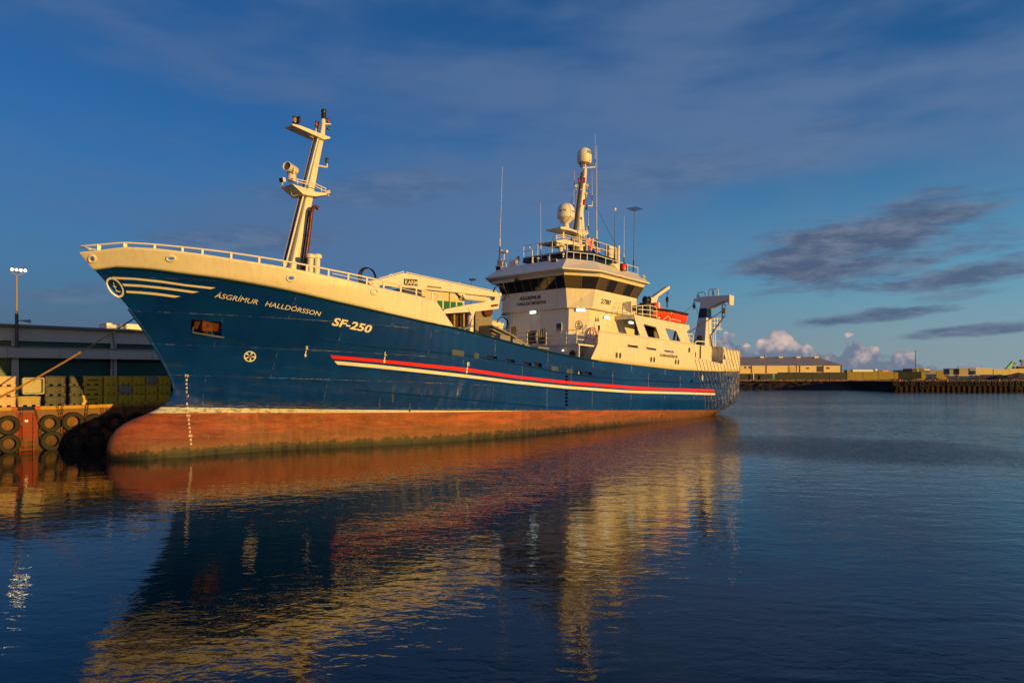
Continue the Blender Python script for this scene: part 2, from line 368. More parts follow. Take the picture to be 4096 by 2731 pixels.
def hull_material():
    m = bpy.data.materials.new('hull_paint'); m.use_nodes = True; nt = m.node_tree; N = nt.nodes; Lk = nt.links; b = N['Principled BSDF']
    tc = N.new('ShaderNodeTexCoord'); sp = N.new('ShaderNodeSeparateXYZ'); Lk.new(tc.outputs['Object'], sp.inputs[0]); x, y, z = sp.outputs
    def mth(op, a, b_=None, clamp=False):
        q = N.new('ShaderNodeMath'); q.operation = op; q.use_clamp = clamp
        for i, v in enumerate((a, b_)):
            if v is None: continue
            if isinstance(v, (int, float)): q.inputs[i].default_value = v
            else: Lk.new(v, q.inputs[i])
        return q.outputs[0]
    def rng(v, a, b_, c=0., d=1., smooth=False):
        q = N.new('ShaderNodeMapRange'); Lk.new(v, q.inputs[0])
        if smooth: q.interpolation_type = 'SMOOTHSTEP'
        for i, w in zip((1, 2, 3, 4), (a, b_, c, d)): q.inputs[i].default_value = w
        return q.outputs[0]
    def mix(f, a, b_):
        q = N.new('ShaderNodeMix'); q.data_type = 'RGBA'
        for s_, v in ((q.inputs[0], f), (q.inputs[6], a), (q.inputs[7], b_)):
            if isinstance(v, (int, float)): s_.default_value = v
            elif isinstance(v, tuple): s_.default_value = (*v, 1)
            else: Lk.new(v, s_)
        return q.outputs[2]
    def noise(scale, st=(1, 1, 1), det=6, ro=.65):
        mp = N.new('ShaderNodeMapping'); mp.inputs['Scale'].default_value = st; Lk.new(tc.outputs['Object'], mp.inputs[0])
        t = N.new('ShaderNodeTexNoise'); t.inputs['Scale'].default_value = scale; t.inputs['Detail'].default_value = det; t.inputs['Roughness'].default_value = ro
        Lk.new(mp.outputs[0], t.inputs[0]); return t.outputs[0]
    zr = rng(x, 3, 25, 1.13, 1.47); zw = rng(x, 3, 25, 1.44, 1.475)
    is_red = mth('LESS_THAN', z, zr); is_low = mth('LESS_THAN', z, zw)
    # blue with long scuffs and patches of faded paint
    sc1 = noise(1.1, (.10, .6, 2.2)); pat = noise(.35, (1, 1, .8), 4); fine = noise(5, (.5, 1, 1.4))
    blue = mix(rng(pat, .35, .7), (.002, .032, .21), (.003, .048, .27))
    blue = mix(mth('MULTIPLY', rng(sc1, .55, .75), mth('MULTIPLY', rng(z, 6.5, 1.2), .6)), blue, (.045, .085, .15))
    mask_ter = mth('MULTIPLY', rng(noise(2.2, (.05, 1, 3.2), 8, .7), .66, .69), mth('MULTIPLY', rng(z, 3.8, 2.6), rng(x, 12, 40, .15, 1)))
    blue = mix(mth('MULTIPLY', mask_ter, .55), blue, (.45, .40, .30))
    # trawl-door chafing at the quarter
    aft = rng(x, 50.5, 57, 0, 1)
    worn = rng(mth('ADD', noise(3.6, (1, 1, .45), 10, .78), mth('MULTIPLY', aft, .11)), .60, .69)
    worn = mth('MULTIPLY', worn, rng(x, 50, 52.5))
    blue = mix(mth('MULTIPLY', worn, .75), blue, (.36, .31, .22))
    rst = mth('MULTIPLY', rng(noise(4.3, (1, 1, .3), 8, .7), .60, .66), rng(x, 51.5, 56))
    blue = mix(mth('MULTIPLY', rst, .8), blue, (.20, .085, .035))
    # algae just above the boot-top at the bow
    alg = mth('MULTIPLY', mth('MULTIPLY', rng(z, 2.0, 1.5), rng(noise(3, (.6, 1, 3)), .42, .6)), rng(x, 15, 10))
    blue = mix(mth('MULTIPLY', alg, .7), blue, (.10, .085, .010))
    rr = noise(1.6, (.25, 1, 2.0)); r2 = noise(6, (.5, 1, 1.5), 8, .7)
    red = mix(rng(rr, .38, .66), (.42, .090, .024), (.19, .040, .014))
    red = mix(mth('MULTIPLY', rng(r2, .52, .62), .5), red, (.33, .17, .08))
    fr = mth('MULTIPLY', rng(r2, .56, .62), rng(x, 26, 34)); red = mix(mth('MULTIPLY', fr, .5), red, (.22, .19, .03))
    wl = mth('ADD', z, mth('SUBTRACT', 1.17, mth('MULTIPLY', x, .0391)))      # height above the water
    r3 = noise(2.6, (.8, 1, .8), 8, .75)
    red = mix(mth('MULTIPLY', rng(mth('ADD', wl, mth('MULTIPLY', mth('SUBTRACT', noise(1.7, (.22, 1, 3), 8, .75), .5), 3.2)), 1.25, .75), .6), red, (.13, .062, .022)); g = mth('SUBTRACT', rng(mth('ADD', wl, mth('MULTIPLY', mth('SUBTRACT', r3, .5), 1.3)), .44, .34), 0)
    red = mix(mth('MULTIPLY', mth('MULTIPLY', g, rng(x, 44, 26, .3, 1)), .88), red, (.012, .016, .004))
    red = mix(mth('MULTIPLY', rng(mth('ADD', wl, mth('MULTIPLY', mth('SUBTRACT', r3, .5), .7)), .22, .17), rng(x, 46, 30, .3, 1)), red, (.006, .006, .004))
    wh = mix(mth('MULTIPLY', rng(noise(4, (.5, 1, 2)), .5, .58), rng(x, 13, 7, .12, .8)), (.78, .72, .56), (.22, .20, .04))
    colr = mix(is_low, blue, wh); colr = mix(is_red, colr, red)
    Lk.new(colr, b.inputs['Base Color'])
    b.inputs['Roughness'].default_value = .3
    Lk.new(mix(is_red, mix(mth('MULTIPLY', worn, 1), (.24,)*3, (.7,)*3), (.62,)*3), b.inputs['Roughness'])
    # plates pulled in between the frames
    wv = N.new('ShaderNodeTexWave'); wv.wave_type = 'BANDS'; wv.bands_direction = 'X'; wv.inputs['Scale'].default_value = .42; wv.inputs['Distortion'].default_value = 1.2
    Lk.new(tc.outputs['Object'], wv.inputs[0])
    hh = mth('ADD', mth('MULTIPLY', wv.outputs[1], .014), mth('MULTIPLY', noise(1.1, (1, 1, 1), 3, .5), .035))
    cbn = N.new('ShaderNodeCombineXYZ'); Lk.new(x, cbn.inputs[0]); Lk.new(z, cbn.inputs[1])
    bk = N.new('ShaderNodeTexBrick'); bk.inputs['Scale'].default_value = 1; bk.inputs['Brick Width'].default_value = 5.4; bk.inputs['Row Height'].default_value = 1.55; bk.inputs['Mortar Size'].default_value = .018; bk.inputs['Mortar Smooth'].default_value = .6
    bk.inputs['Color1'].default_value = (0, 0, 0, 1); bk.inputs['Color2'].default_value = (1, 1, 1, 1); bk.inputs['Mortar'].default_value = (.5, .5, .5, 1)
    Lk.new(cbn.outputs[0], bk.inputs['Vector'])
    hh = mth('ADD', hh, mth('MULTIPLY', bk.outputs['Fac'], .012))
    hh = mth('ADD', hh, mth('MULTIPLY', mth('MULTIPLY', noise(1, (1.3, .2, .45), 2, .5), .22), rng(z, 3.6, 2.4)))
    seam = mth('MULTIPLY', bk.outputs['Fac'], rng(noise(3, (.6, 1, 1)), .5, .62))
    colr = mix(mth('MULTIPLY', seam, .55), colr, (.30, .26, .20))
    pl = N.new('ShaderNodeMix'); pl.data_type = 'RGBA'; pl.blend_type = 'MULTIPLY'; pl.inputs[0].default_value = 1; Lk.new(colr, pl.inputs[6])
    Lk.new(mix(bk.outputs['Color'], (.80, .84, .88), (1.12, 1.08, 1.05)), pl.inputs[7]); Lk.new(pl.outputs[2], b.inputs['Base Color'])
    hh = mth('ADD', hh, mth('MULTIPLY', fine, .0025))
    bp = N.new('ShaderNodeBump'); bp.inputs['Distance'].default_value = 1; bp.inputs['Strength'].default_value = .55; Lk.new(hh, bp.inputs['Height']); Lk.new(bp.outputs[0], b.inputs['Normal'])
    return m
HULLM = hull_material()
def white_side_material():
    m = mat('stern_white_paint', (.80, .74, .60), .4, var=.08, vscale=.8, bump=.022, bscale=1.2, streak=.28)
    nt = m.node_tree; N = nt.nodes; Lk = nt.links; b = N['Principled BSDF']; src = b.inputs['Base Color'].links[0].from_socket
    tc = N.new('ShaderNodeTexCoord'); sp = N.new('ShaderNodeSeparateXYZ'); Lk.new(tc.outputs['Object'], sp.inputs[0])
    mp = N.new('ShaderNodeMapping'); mp.inputs['Scale'].default_value = (1, 1, .35); Lk.new(tc.outputs['Object'], mp.inputs[0])
    t = N.new('ShaderNodeTexNoise'); t.inputs['Scale'].default_value = 3.4; t.inputs['Detail'].default_value = 9; t.inputs['Roughness'].default_value = .75; Lk.new(mp.outputs[0], t.inputs[0])
    r = N.new('ShaderNodeMapRange'); Lk.new(t.outputs[0], r.inputs[0]); r.inputs[1].default_value = .55; r.inputs[2].default_value = .61
    a = N.new('ShaderNodeMapRange'); Lk.new(sp.outputs[0], a.inputs[0]); a.inputs[1].default_value = 49.5; a.inputs[2].default_value = 55; a.inputs[4].default_value = .8
    q = N.new('ShaderNodeMath'); q.operation = 'MULTIPLY'; Lk.new(r.outputs[0], q.inputs[0]); Lk.new(a.outputs[0], q.inputs[1])
    mx = N.new('ShaderNodeMix'); mx.data_type = 'RGBA'; Lk.new(q.outputs[0], mx.inputs[0]); Lk.new(src, mx.inputs[6]); mx.inputs[7].default_value = (.17, .07, .03, 1)
    Lk.new(mx.outputs[2], b.inputs['Base Color']); return m
STERNW = white_side_material()

def apply_cut(o, cut_mb):
    c = cut_mb.build('cutter', MATS['black_paint']); c.parent = o.parent
    md = o.modifiers.new('b', 'BOOLEAN'); md.operation = 'DIFFERENCE'; md.solver = 'EXACT'; md.object = c
    bpy.context.view_layer.update()
    me = bpy.data.meshes.new_from_object(o.evaluated_get(bpy.context.evaluated_depsgraph_get()))
    o.modifiers.clear(); old = o.data; o.data = me; me.name = old.name
    bpy.data.objects.remove(c)

def build_hull():
    mb = MB(); NU, NV, Z0 = 150, 44, -2.6
    def pt(U, V):
        z = 3.
        for _ in range(12):
            st = s0(z); s = st+(SEND-st)*U; z = Z0+V*(zk(s)-Z0)
        return s, z
    Us = [(i/NU)**1.35 for i in range(NU+1)]; Us = sorted(set(Us+[1-.012, 1-.006, 1-.003]))
    Vs = [j/NV for j in range(NV+1)]
    rows = []
    for V in Vs:
        port, star = [], []
        for U in Us:
            s, z = pt(U, V); b = 0 if U == 0 else max(hullB(s, z), .02)
            port.append(mb.v((s, b, z))); star.append(port[0] if U == 0 else mb.v((s, -b, z)))
        rows.append((port, star))
    K = len(Us); F_ = mb.bm.faces.new
    for j in range(NV):
        (p0, q0), (p1, q1) = rows[j], rows[j+1]
        for i in range(K-1):
            F_((p0[i], p0[i+1], p1[i+1], p1[i]))
            F_((q0[i], q1[i], q1[i+1], q0[i+1]))
        F_((p0[-1], q0[-1], q1[-1], p1[-1]))
    for (p, q) in (rows[0], rows[-1]):
        for i in range(K-1):
            if i == 0: F_((p[0], p[1], q[1]))
            else: F_((p[i], p[i+1], q[i+1], q[i]))
    o = mb.build('hull', HULLM, ship, smooth=True)
    return o
hull = build_hull()

# openings cut into the shell: anchor pocket, freeing ports, vertical row of scuppers
cut = MB(); linings = []
def hull_cut(pxs, depth=.35, what='port'):
    """pxs: corner pixels in order"""
    q = [hinv(*p) for p in pxs]; a = [on_hull(s, z, .15) for s, z in q]; b_ = [Vector((p[0], p[1]-depth-.15, p[2])) for p in a]
    cut.loft([a, b_]); linings.append((what, q, depth)); return q
ANCH = [(776, 1272), (898, 1283), (896, 1350), (771, 1331)]
hull_cut(ANCH, .75, 'anchor')
def slot(px, py, w, h, sl=.12, depth=.3):
    hull_cut([(px-w/2, py-h/2-sl*w/2), (px+w/2, py-h/2+sl*w/2), (px+w/2, py+h/2+sl*w/2), (px-w/2, py+h/2-sl*w/2)], depth)
for a in [(1968, 1432, 40, 16), (2040, 1445, 37, 15), (2109, 1457, 36, 15), (2152, 1460, 31, 17), (2317, 1490, 30, 12), (2352, 1493, 30, 12)]: slot(*a)
for i in range(9): slot(2266, 1505+i*14.2, 11, 8.5, 0)
for a in [(2766, 1524), (2828, 1525), (2840, 1525), (2860, 1525), (2871, 1525), (2915, 1511), (2926, 1512), (2947, 1514), (2958, 1515)]: slot(a[0], a[1], 7, 9, 0, .25)
apply_cut(hull, cut)
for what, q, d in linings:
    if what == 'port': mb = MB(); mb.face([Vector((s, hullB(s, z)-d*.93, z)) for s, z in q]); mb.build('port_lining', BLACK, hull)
# rusty anchor folded into its pocket
q = [hinv(*p) for p in ANCH]
def bil(i, j, dep):
    a = lerp(Vector(q[0]), Vector(q[1]), i); b_ = lerp(Vector(q[3]), Vector(q[2]), i); c = lerp(a, b_, j); return Vector((c[0], hullB(c[0], c[1])-dep, c[1]))
mb = MB(); mb.box(bil(.5, .36, .35), (.55, .45, .62)); mb.cyl(bil(.5, .3, .1), bil(.5, .95, .5), .09, .13)
for a, b_ in ((.10, .42), (.58, .90)):
    mb.loft([[bil(a, .16, .25), bil(b_, .16, .25), bil(b_, .66, .3), bil(a, .66, .3)], [bil(a, .16, .42), bil(b_, .16, .42), bil(b_, .66, .47), bil(a, .66, .47)]])
mb.build('anchor', RUSTY, hull, 'rusty anchor housed in its pocket', bevel=.03)
mb = MB(); mb.face([bil(0, 0, .7), bil(1, 0, .7), bil(1, 1, .7), bil(0, 1, .7)]); mb.build('pocket_plate', mat('rust_dark', (.03, .012, .008), .9, var=.5), hull)
lip = MB(); lip.tube([bil(0, .62+.36*k, -.02+.0*k) for k in (0, 1)]+[bil(.5, 1.0, -.04), bil(1, 1.0, -.03)], .05); lip.build('pocket_lip', mat('bare_steel', (.28, .30, .33), .25, .6, var=.3), hull)

def hull_band(name, top, bot, m, off=.014, parent=hull, ends=None, sub=6):
    T_ = [hinv(*p) for p in top]; B_ = [hinv(*p) for p in bot]; mb = MB(); k = (len(T_)-1)*sub
    def at(P, x): i = min(int(x*(len(P)-1)), len(P)-2); f = x*(len(P)-1)-i; return lerp(P[i][0], P[i+1][0], f), lerp(P[i][1], P[i+1][1], f)
    rings = [[on_hull(*at(T_, i/k), off), on_hull(*at(B_, i/k), off)] for i in range(k+1)]
    mb.loft(rings, closed=False, cap=False); return mb.build(name, m, parent)
hull_band('red_stripe', [(1321, 1420), (1500, 1435), (1700, 1455), (1872, 1472), (2053, 1500), (2265, 1523), (2500, 1542), (2579, 1548), (2728, 1553), (2857, 1557)],
          [(1330, 1434), (1500, 1448), (1700, 1469), (1872, 1487), (2053, 1512), (2265, 1535), (2500, 1554), (2579, 1559), (2728, 1563), (2857, 1566)], REDS)
hull_band('white_stripe', [(1337, 1443), (1500, 1457), (1700, 1479), (1872, 1499), (2053, 1522), (2265, 1543), (2500, 1560), (2579, 1563), (2728, 1567), (2860, 1572)],
          [(1349, 1457), (1500, 1471), (1700, 1492), (1872, 1511), (2053, 1533), (2265, 1554), (2500, 1570), (2579, 1573), (2728, 1576), (2860, 1580)], LETW)
for a in (([(448, 1107), (540, 1111), (640, 1121), (740, 1136), (863, 1150)], [(462, 1116), (540, 1119), (640, 1130), (740, 1144), (842, 1156)]),
          ([(488, 1134), (560, 1138), (640, 1146), (720, 1156), (797, 1167)], [(497, 1144), (560, 1147), (640, 1155), (720, 1165), (771, 1172)]),
          ([(505, 1162), (560, 1165), (620, 1170), (680, 1178), (723, 1185)], [(506, 1171), (560, 1174), (620, 1180), (670, 1186), (699, 1190)])):
    hull_band('bow_stripe', *a, LETW)
def rub(path, r=.055, name='rubbing_strake', m=HULLM, off=.0):
    P = [hinv(*p) for p in path]; pts = []
    for (a, b_) in zip(P, P[1:]):
        for i in range(5): pts.append(on_hull(lerp(a[0], b_[0], i/5), lerp(a[1], b_[1], i/5), off))
    pts.append(on_hull(*P[-1], off)); mb = MB(); mb.tube(pts, r, 6); return mb.build(name, m, hull, smooth=True)
rub([(1285, 1358), (1500, 1387), (1700, 1404), (1946, 1432), (2095, 1461), (2244, 1490), (2400, 1509), (2500, 1518), (2772, 1531), (2965, 1532)])
rub([(1348, 1461), (1500, 1475), (1700, 1496), (1872, 1516), (2053, 1538), (2265, 1558), (2500, 1574)], .045)
rub([(1415, 1558), (1500, 1565), (1700, 1581), (1840, 1595), (2000, 1609), (2138, 1622), (2265, 1633)])
rub([(2640, 1576), (2800, 1581), (2960, 1584)], .04)
mb = MB()
mb.tube([on_hull(s, zk(s)-.03, .0) for s in np.linspace(.9, 33, 90)], .075, 6); mb.tube([on_hull(s, zk(s)-.03, .0) for s in np.linspace(33, 60.1, 60)], .03, 6)
mb.tube([Vector((p[0], -p[1], p[2])) for p in (on_hull(s, zk(s)-.03, .0) for s in np.linspace(.9, 33, 60))], .075, 6)
mb.build('knuckle_strake', mat('dark_blue_trim', (.004, .03, .07), .3), hull, smooth=True)
# stem bar
mb = MB(); mb.tube([(s0(z)-.02, 0, z) for z in np.linspace(2.4, 6.3, 14)], .07, 8); mb.build('stem_bar', HULLM, hull, smooth=True)
# slanting chafing bars welded round the quarter
WORNB = mat('worn_bar', (.30, .20, .10), .7, var=.5, vscale=6)
a0, a1 = hinv(2776, 1423), hinv(2817, 1578); slope = (a1[0]-a0[0])/(a1[1]-a0[1])
for i in range(17):
    sA = a0[0]+i*.74; pts = []
    for z in np.linspace(7.7 if sA > 54.4 else itp(sA, [(48.5, 6.35), (54.5, 6.1)]), .9, 30):
        s = sA+(z-6.4)*slope
        if z < 2.6: s += (2.6-z)*-.05
        if s > SEND-.02: continue
        if hullB(s, z) > .3: pts.append(on_hull(s, z, .065 if z > zk(s)-.05 else .0))
    if len(pts) > 2: mb = MB(); mb.tube(pts, .026, 5); mb.build('chafing_bar', WORNB, hull, smooth=True)

# writing and marks on the shell
def hull_text(mb, body, bl, br, tl, **k):
    a, b_, c = (Vector(hinv(*p)) for p in (bl, br, tl))
    def fn(x, y):
        q_ = a+(b_-a)*x+(c-a)*y; return on_hull(q_[0], q_[1], .014)
    put_text(mb, body, fn, **k)
mb = MB()
hull_text(mb, 'ÁSGRÍMUR   HALLDÓRSSON', (857, 1189), (1280, 1264), (865, 1169), bold=0, shear=.12)
mb.build('name_lettering', LETW, hull, 'ship name in pale capitals')
mb = MB(); hull_text(mb, 'SF-250', (1326, 1299), (1482, 1331), (1336, 1268), bold=.028, shear=.15)
mb.build('registration_lettering', LETW, hull)
for ch, x, y in (('S', 1228, 1397), ('L', 1543, 1421), ('E', 1873, 1462)):
    mb = MB(); hull_text(mb, ch, (x-5, y), (x+4, y), (x-4, y-14), bold=.03)
    for tri in ([(x-2-3, y+5), (x-2+1, y+5), (x-6+1, y+24), (x-6-3, y+23)], [(x-11, y+20), (x, y+22), (x-7, y+33)]):
        mb.face([on_hull(*hinv(*p), .016) for p in tri])
    mb.build('load_mark', LETW, hull)
for i in range(18):   # draught marks, every 0.2 m
    z = 3.08-.205*i; body = ['70', '8', '6', '4', '2', '60', '8', '6', '4', '2', '50', '8', '6', '4', '2', '40', '8', '6'][i]
    x, y = 745+(2 if i < 6 else (i-5)*1.6), 1507+i*16.0
    mb = MB(); hull_text(mb, body, (x-4*len(body), y), (x+4*len(body), y), (x-4*len(body), y-10), bold=.02); mb.build('draught_mark', LETW, hull)
def ell(cx, cy, a, b_, rot, r0, r1, mb, k=40, off=.02, arc=(0, 2*math.pi)):
    ring = []
    for i in range(k+1):
        q_ = arc[0]+(arc[1]-arc[0])*i/k; pr = []
        for r in (r0, r1):
            x = a*r*math.cos(q_); y = b_*r*math.sin(q_)
            pr.append(on_hull(*hinv(cx+x*math.cos(rot)-y*math.sin(rot), cy+x*math.sin(rot)+y*math.cos(rot)), off))
        ring.append(pr)
    mb.loft(ring, closed=False, cap=False)
mb = MB(); ell(1000, 1425, 24.5, 21.5, 0, .82, 1, mb)
for i in range(5):
    a = -1.1+i*2*math.pi/5; ell(1000, 1425, 24.5, 21.5, 0, .12, .84, mb, 4, .018, (a-.22, a+.22))
mb.build('thruster_mark', LETW, hull)
mb = MB(); ell(461, 1149, 47, 27, math.radians(52), .80, 1.0, mb, arc=(0, 2*math.pi)); 
for seg in ([(453, 1128), (455, 1128), (463, 1152), (460, 1153)], [(460, 1150), (468, 1160), (484, 1166), (482, 1169), (466, 1166)], [(452, 1142), (468, 1146), (467, 1149), (452, 1145)]):
    mb.face([on_hull(*hinv(*p), .02) for p in seg])
mb.build('bow_emblem', LETW, hull)
for px, py, r in ((1451, 1531, .11), (1571, 1547, .11), (1560, 1593, .12), (1600, 1604, .2), (1640, 1608, .09), (1678, 1611, .07), (1518, 1591, .06), (2395, 1490, .16), (2589, 1553, .3), (2660, 1558, .3), (2714, 1561, .3), (2766, 1564, .3), (2813, 1567, .28), (2647, 1664, .15)):
    s, z = hinv(px, py); f = 1.0 if px < 2500 else .62
    mb = MB(); mb.face([on_hull(s+r*f*math.cos(a), z+r*math.sin(a)*(1 if px < 2500 else 1.1), .018) for a in (2*math.pi*i/18 for i in range(18))])
mb.build('shell_openings', BLACK, hull)
mb = MB()
for px, py, L_ in ((1830, 1412, 50), (1904, 1423, 22), (2217, 1475, 30), (2276, 1485, 28)):
    s, z = hinv(px, py); s2, z2 = hinv(px+L_/2, py+L_*.06); s1, z1 = hinv(px-L_/2, py-L_*.06)
    mb = MB(); mb.beam(on_hull(s1, z1, .0), on_hull(s2, z2, .0), .12, .34)
    mb.build('port_cover', MATS.get('port_cover') or mat('port_cover', (.075, .095, .13), .4, var=.4), hull, bevel=.03)
RUNM = mat('rust_green', (.085, .06, .012), .8, vscale=7, c2=(.003, .04, .16), stretch=(1, 1, .4))
for px, y0, y1 in ((1571, 1550, 1612), (1518, 1594, 1640), (1639, 1612, 1648)):
    q_ = [hinv(*p) for p in ((px-1.5, y0), (px+1.5, y0), (px+3.5, y1-8), (px+1, y1), (px-4, y1-3))]; mb = MB(); mb.face([on_hull(*a, .008) for a in q_]); mb.build('rust_run', RUNM, hull)

# ------------------------------------------------------------------ bow bulwark with its rail
def build_bulwark():
    mb = MB(); NU, NV = 90, 8
    def pt(U, V):
        z = 8.5
        for _ in range(12):
            st = s0(z); s = st+(S_END-.05-st)*U; z = zk(s)+V*(ztop(s)-zk(s))
        return s, z
    for sg in (1, -1):
        rings = []
        for i in range(NU+1):
            U = (i/NU)**1.5; r = []
            for j in range(NV+1):
                s, z = pt(U, j/NV); r.append((s, sg*(0 if i == 0 else hullB(s, z)), z))
            rings.append(r)
        e0, e1 = hinv(1744, 1204), hinv(1812, 1308)
        for k in range(1, 7):      # raked after edge
            sE = lerp(e0[0], e1[0], k/6); zt = lerp(e0[1], e1[1]+.03, k/6)
            rings.append([(sE, sg*hullB(sE, 7), lerp(zk(sE), max(zt, zk(sE)+.004), j/NV)) for j in range(NV+1)])
        mb.loft(rings, closed=False, cap=False)
    bmesh.ops.remove_doubles(mb.bm, verts=mb.bm.verts, dist=1e-4)
    o = mb.build('bow_bulwark', WHITE, ship, smooth=True)
    return o
bw = build_bulwark()
cut = MB(); rims = []
for px, py, rx, rz in ((371, 1034, 13, 14), (685, 1033, 17, 10), (1163, 1112, 15, 11), (1496, 1167, 13, 10)):
    ring = []
    for i in range(20):
        a = 2*math.pi*i/20; ring.append(hinv(px+rx*math.cos(a), py+rz*math.sin(a)))
    cut.loft([[on_hull(s, z, .25) for s, z in ring], [on_hull(s, z, -.3) for s, z in ring]]); rims.append(ring)
md = bw.modifiers.new('s', 'SOLIDIFY'); md.thickness = .08; md.offset = 0
bpy.context.view_layer.update()
me = bpy.data.meshes.new_from_object(bw.evaluated_get(bpy.context.evaluated_depsgraph_get())); bw.modifiers.clear(); bw.data = me
apply_cut(bw, cut)
for ring in rims:
    mb = MB(); mb.tube([on_hull(s, z, .05) for s, z in ring], .06, 8, closed=True); mb.build('fairlead', WHITE, bw, smooth=True)
def mirror(pts): return [Vector((p[0], -p[1], p[2])) for p in pts]
# rail
RL_PX = [(404, 972), (501, 969), (619, 976), (900, 1006), (1138, 1043), (1345, 1083), (1500, 1116), (1700, 1161), (1712, 1166)]
def rail_at(s): return itp(s, RLZ)
RLZ = []
for px, py in RL_PX:
    s, z = hinv(px, py, 4.); RLZ.append((s, z))
RLZ = sorted(RLZ); RLZ = [(-.3, ztop(-.3)+.27), (.2, ztop(.2)+.26)]+[q_ for q_ in RLZ if q_[0] > .9]
def shell(s): return hullB(s, ztop(s))
Ss = list(np.linspace(-.34, 16.2, 70))
top = [Vector((s, max(shell(s), 0), rail_at(s))) for s in Ss]
mb = MB(); mb.tube(mirror(top)[::-1]+top, .045, 8)
tail = [top[-1], Vector((top[-1][0]+.5, top[-1][1], top[-1][2]-.12)), Vector((S_END-.05, shell(S_END-.1), ztop(S_END)+.02))]
mb.tube(tail, .04, 8); mb.tube(mirror(tail), .04, 8)
mb.build('bow_rail', RAIL, ship, smooth=True)
mb = MB()
for px in (396, 501, 619, 730, 810, 925, 1037, 1137, 1227, 1314, 1393, 1467, 1535, 1603, 1665, 1728):
    s = 0
    lo_, hi_ = -.3, 16.8
    for _ in range(30):
        s = (lo_+hi_)/2; p = P0+XA*(s-30)+n*shell(s)+ZA*rail_at(s); x = CX+F*p.x/p.y
        lo_, hi_ = (s, hi_) if x < px else (lo_, s)
    zt_ = rail_at(s) if s < 16.2 else rail_at(16.2)-(s-16.2)*.4
    for sg in (1, -1): mb = MB(); mb.beam((s, sg*shell(s), ztop(s)-.02), (s, sg*shell(s), zt_), .05, .10 if px > 600 else .16); mb.build('rail_post', RAIL, ship)
mb = MB(); mid = [Vector((s, shell(s), lerp(ztop(s), rail_at(s), .5))) for s in np.linspace(9.6, 16.4, 24)]
mb.tube(mid, .022, 6); mb.tube(mirror(mid), .022, 6)
mb.build('lower_rail', RAIL, ship)
# foredeck inside the bulwark
mb = MB(); ss = np.linspace(.6, 17.3, 30); mb.loft([[(s, hullB(s, zk(s))-.06, zk(s)+.25) for s in ss], [(s, -hullB(s, zk(s))+.06, zk(s)+.25) for s in ss]][0:2], closed=False, cap=False)
mb.build('foredeck', mat('deck_green', (.05, .10, .08), .7, var=.3), ship)

# ------------------------------------------------------------------ white stern topsides
def ztS(s): return itp(s, [(32.1, 5.46), (32.93, 6.6), (32.97, 7.66), (37, 7.66), (43, 7.70), (48.5, 7.74), (48.53, 6.46), (54.45, 6.12), (54.48, 7.9), (55.3, 7.64), (61, 7.74)])
def build_topsides():
    mb = MB(); ss = sorted(set([32.1, 32.3, 32.6, 32.93, 32.97, 48.5, 48.53, 54.45, 54.48, 55.3]+list(np.arange(33.5, 57.6, .5))+list(np.linspace(57.6, SEND, 16))))
    ss = [s for s in ss]
    for sg in (1, -1):
        o_ = [[Vector((s, sg*(hullB(s, 6)+.0), lerp(zk(s), max(ztS(s), zk(s)+.01), j/6))) for j in range(7)] for s in ss]
        mb.loft(o_, closed=False, cap=False)
    e = hullB(SEND, 6); mb.loft([[Vector((SEND, t, zk(SEND)+j*(ztS(SEND)-zk(SEND))/3)) for j in range(4)] for t in (-e, -2.2)], closed=False, cap=False)
    mb.loft([[Vector((SEND, t, zk(SEND)+j*(ztS(SEND)-zk(SEND))/3)) for j in range(4)] for t in (2.2, e)], closed=False, cap=False)
    bmesh.ops.remove_doubles(mb.bm, verts=mb.bm.verts, dist=1e-4)
    o = mb.build('stern_topsides', STERNW, ship, smooth=True)
    md = o.modifiers.new('s', 'SOLIDIFY'); md.thickness = .1; md.offset = 0
    bpy.context.view_layer.update()
    me = bpy.data.meshes.new_from_object(o.evaluated_get(bpy.context.evaluated_depsgraph_get())); o.modifiers.clear(); o.data = me
    return o
topsides = build_topsides()
def inst(px, py, t=6.35): p = T(px, py, t); return p
cut = MB(); lin = []
def tcut(pts, d=.5):
    a = [inst(*p) for p in pts]; cut.loft([[p+Vector((0, .2, 0)) for p in a], [p-Vector((0, d, 0)) for p in a]]); return a
SL = [[(2507, 1378), (2549, 1383.5), (2550, 1392), (2511, 1387)], [(2583, 1388.5), (2621, 1394.5), (2623, 1402), (2587, 1396)], [(2655, 1400), (2691, 1404.5), (2693, 1411.5), (2658, 1406)]]
for q in SL: lin.append(tcut(q))
apply_cut(topsides, cut)
for a in lin: mb = MB(); mb.face([p-Vector((0, .3, 0)) for p in a]); mb.build('slot_lining', DARKST, topsides)
PGL = mat('portlight_brown', (.10, .045, .02), .2)
for px, py, r in ((2466, 1420, .20), (2480, 1422, .20), (2604, 1437, .20), (2616, 1438.5, .20), (2702, 1447, .20), (2713, 1448, .20), (2757, 1400, .16), (2897, 1429, .16)):
    p = inst(px, py, 6.41); ring = [p+Vector((r*math.cos(a), 0, 1.3*r*math.sin(a))) for a in (2*math.pi*i/20 for i in range(20))]
    mb = MB(); mb.tube(ring, .035, 6, closed=True); g = mb.build('portlight', WHITE if r > .17 else DARKST, topsides, smooth=True); mb = MB(); mb.face([q+Vector((0, .008, 0)) for q in ring]); mb.build('portlight_glass', PGL, g)
mb = MB(); a, b_, c = inst(2639, 1425, 6.415), inst(2711, 1432.5, 6.415), inst(2640, 1413.5, 6.415)
put_text(mb, 'HORNAFJÖRÐUR', lambda x, y: a+(b_-a)*x+(c-a)*y, bold=.02); mb.build('port_lettering', LETD, topsides)
mb = MB(); p, r_ = inst(2809, 1511, 6.40), .24
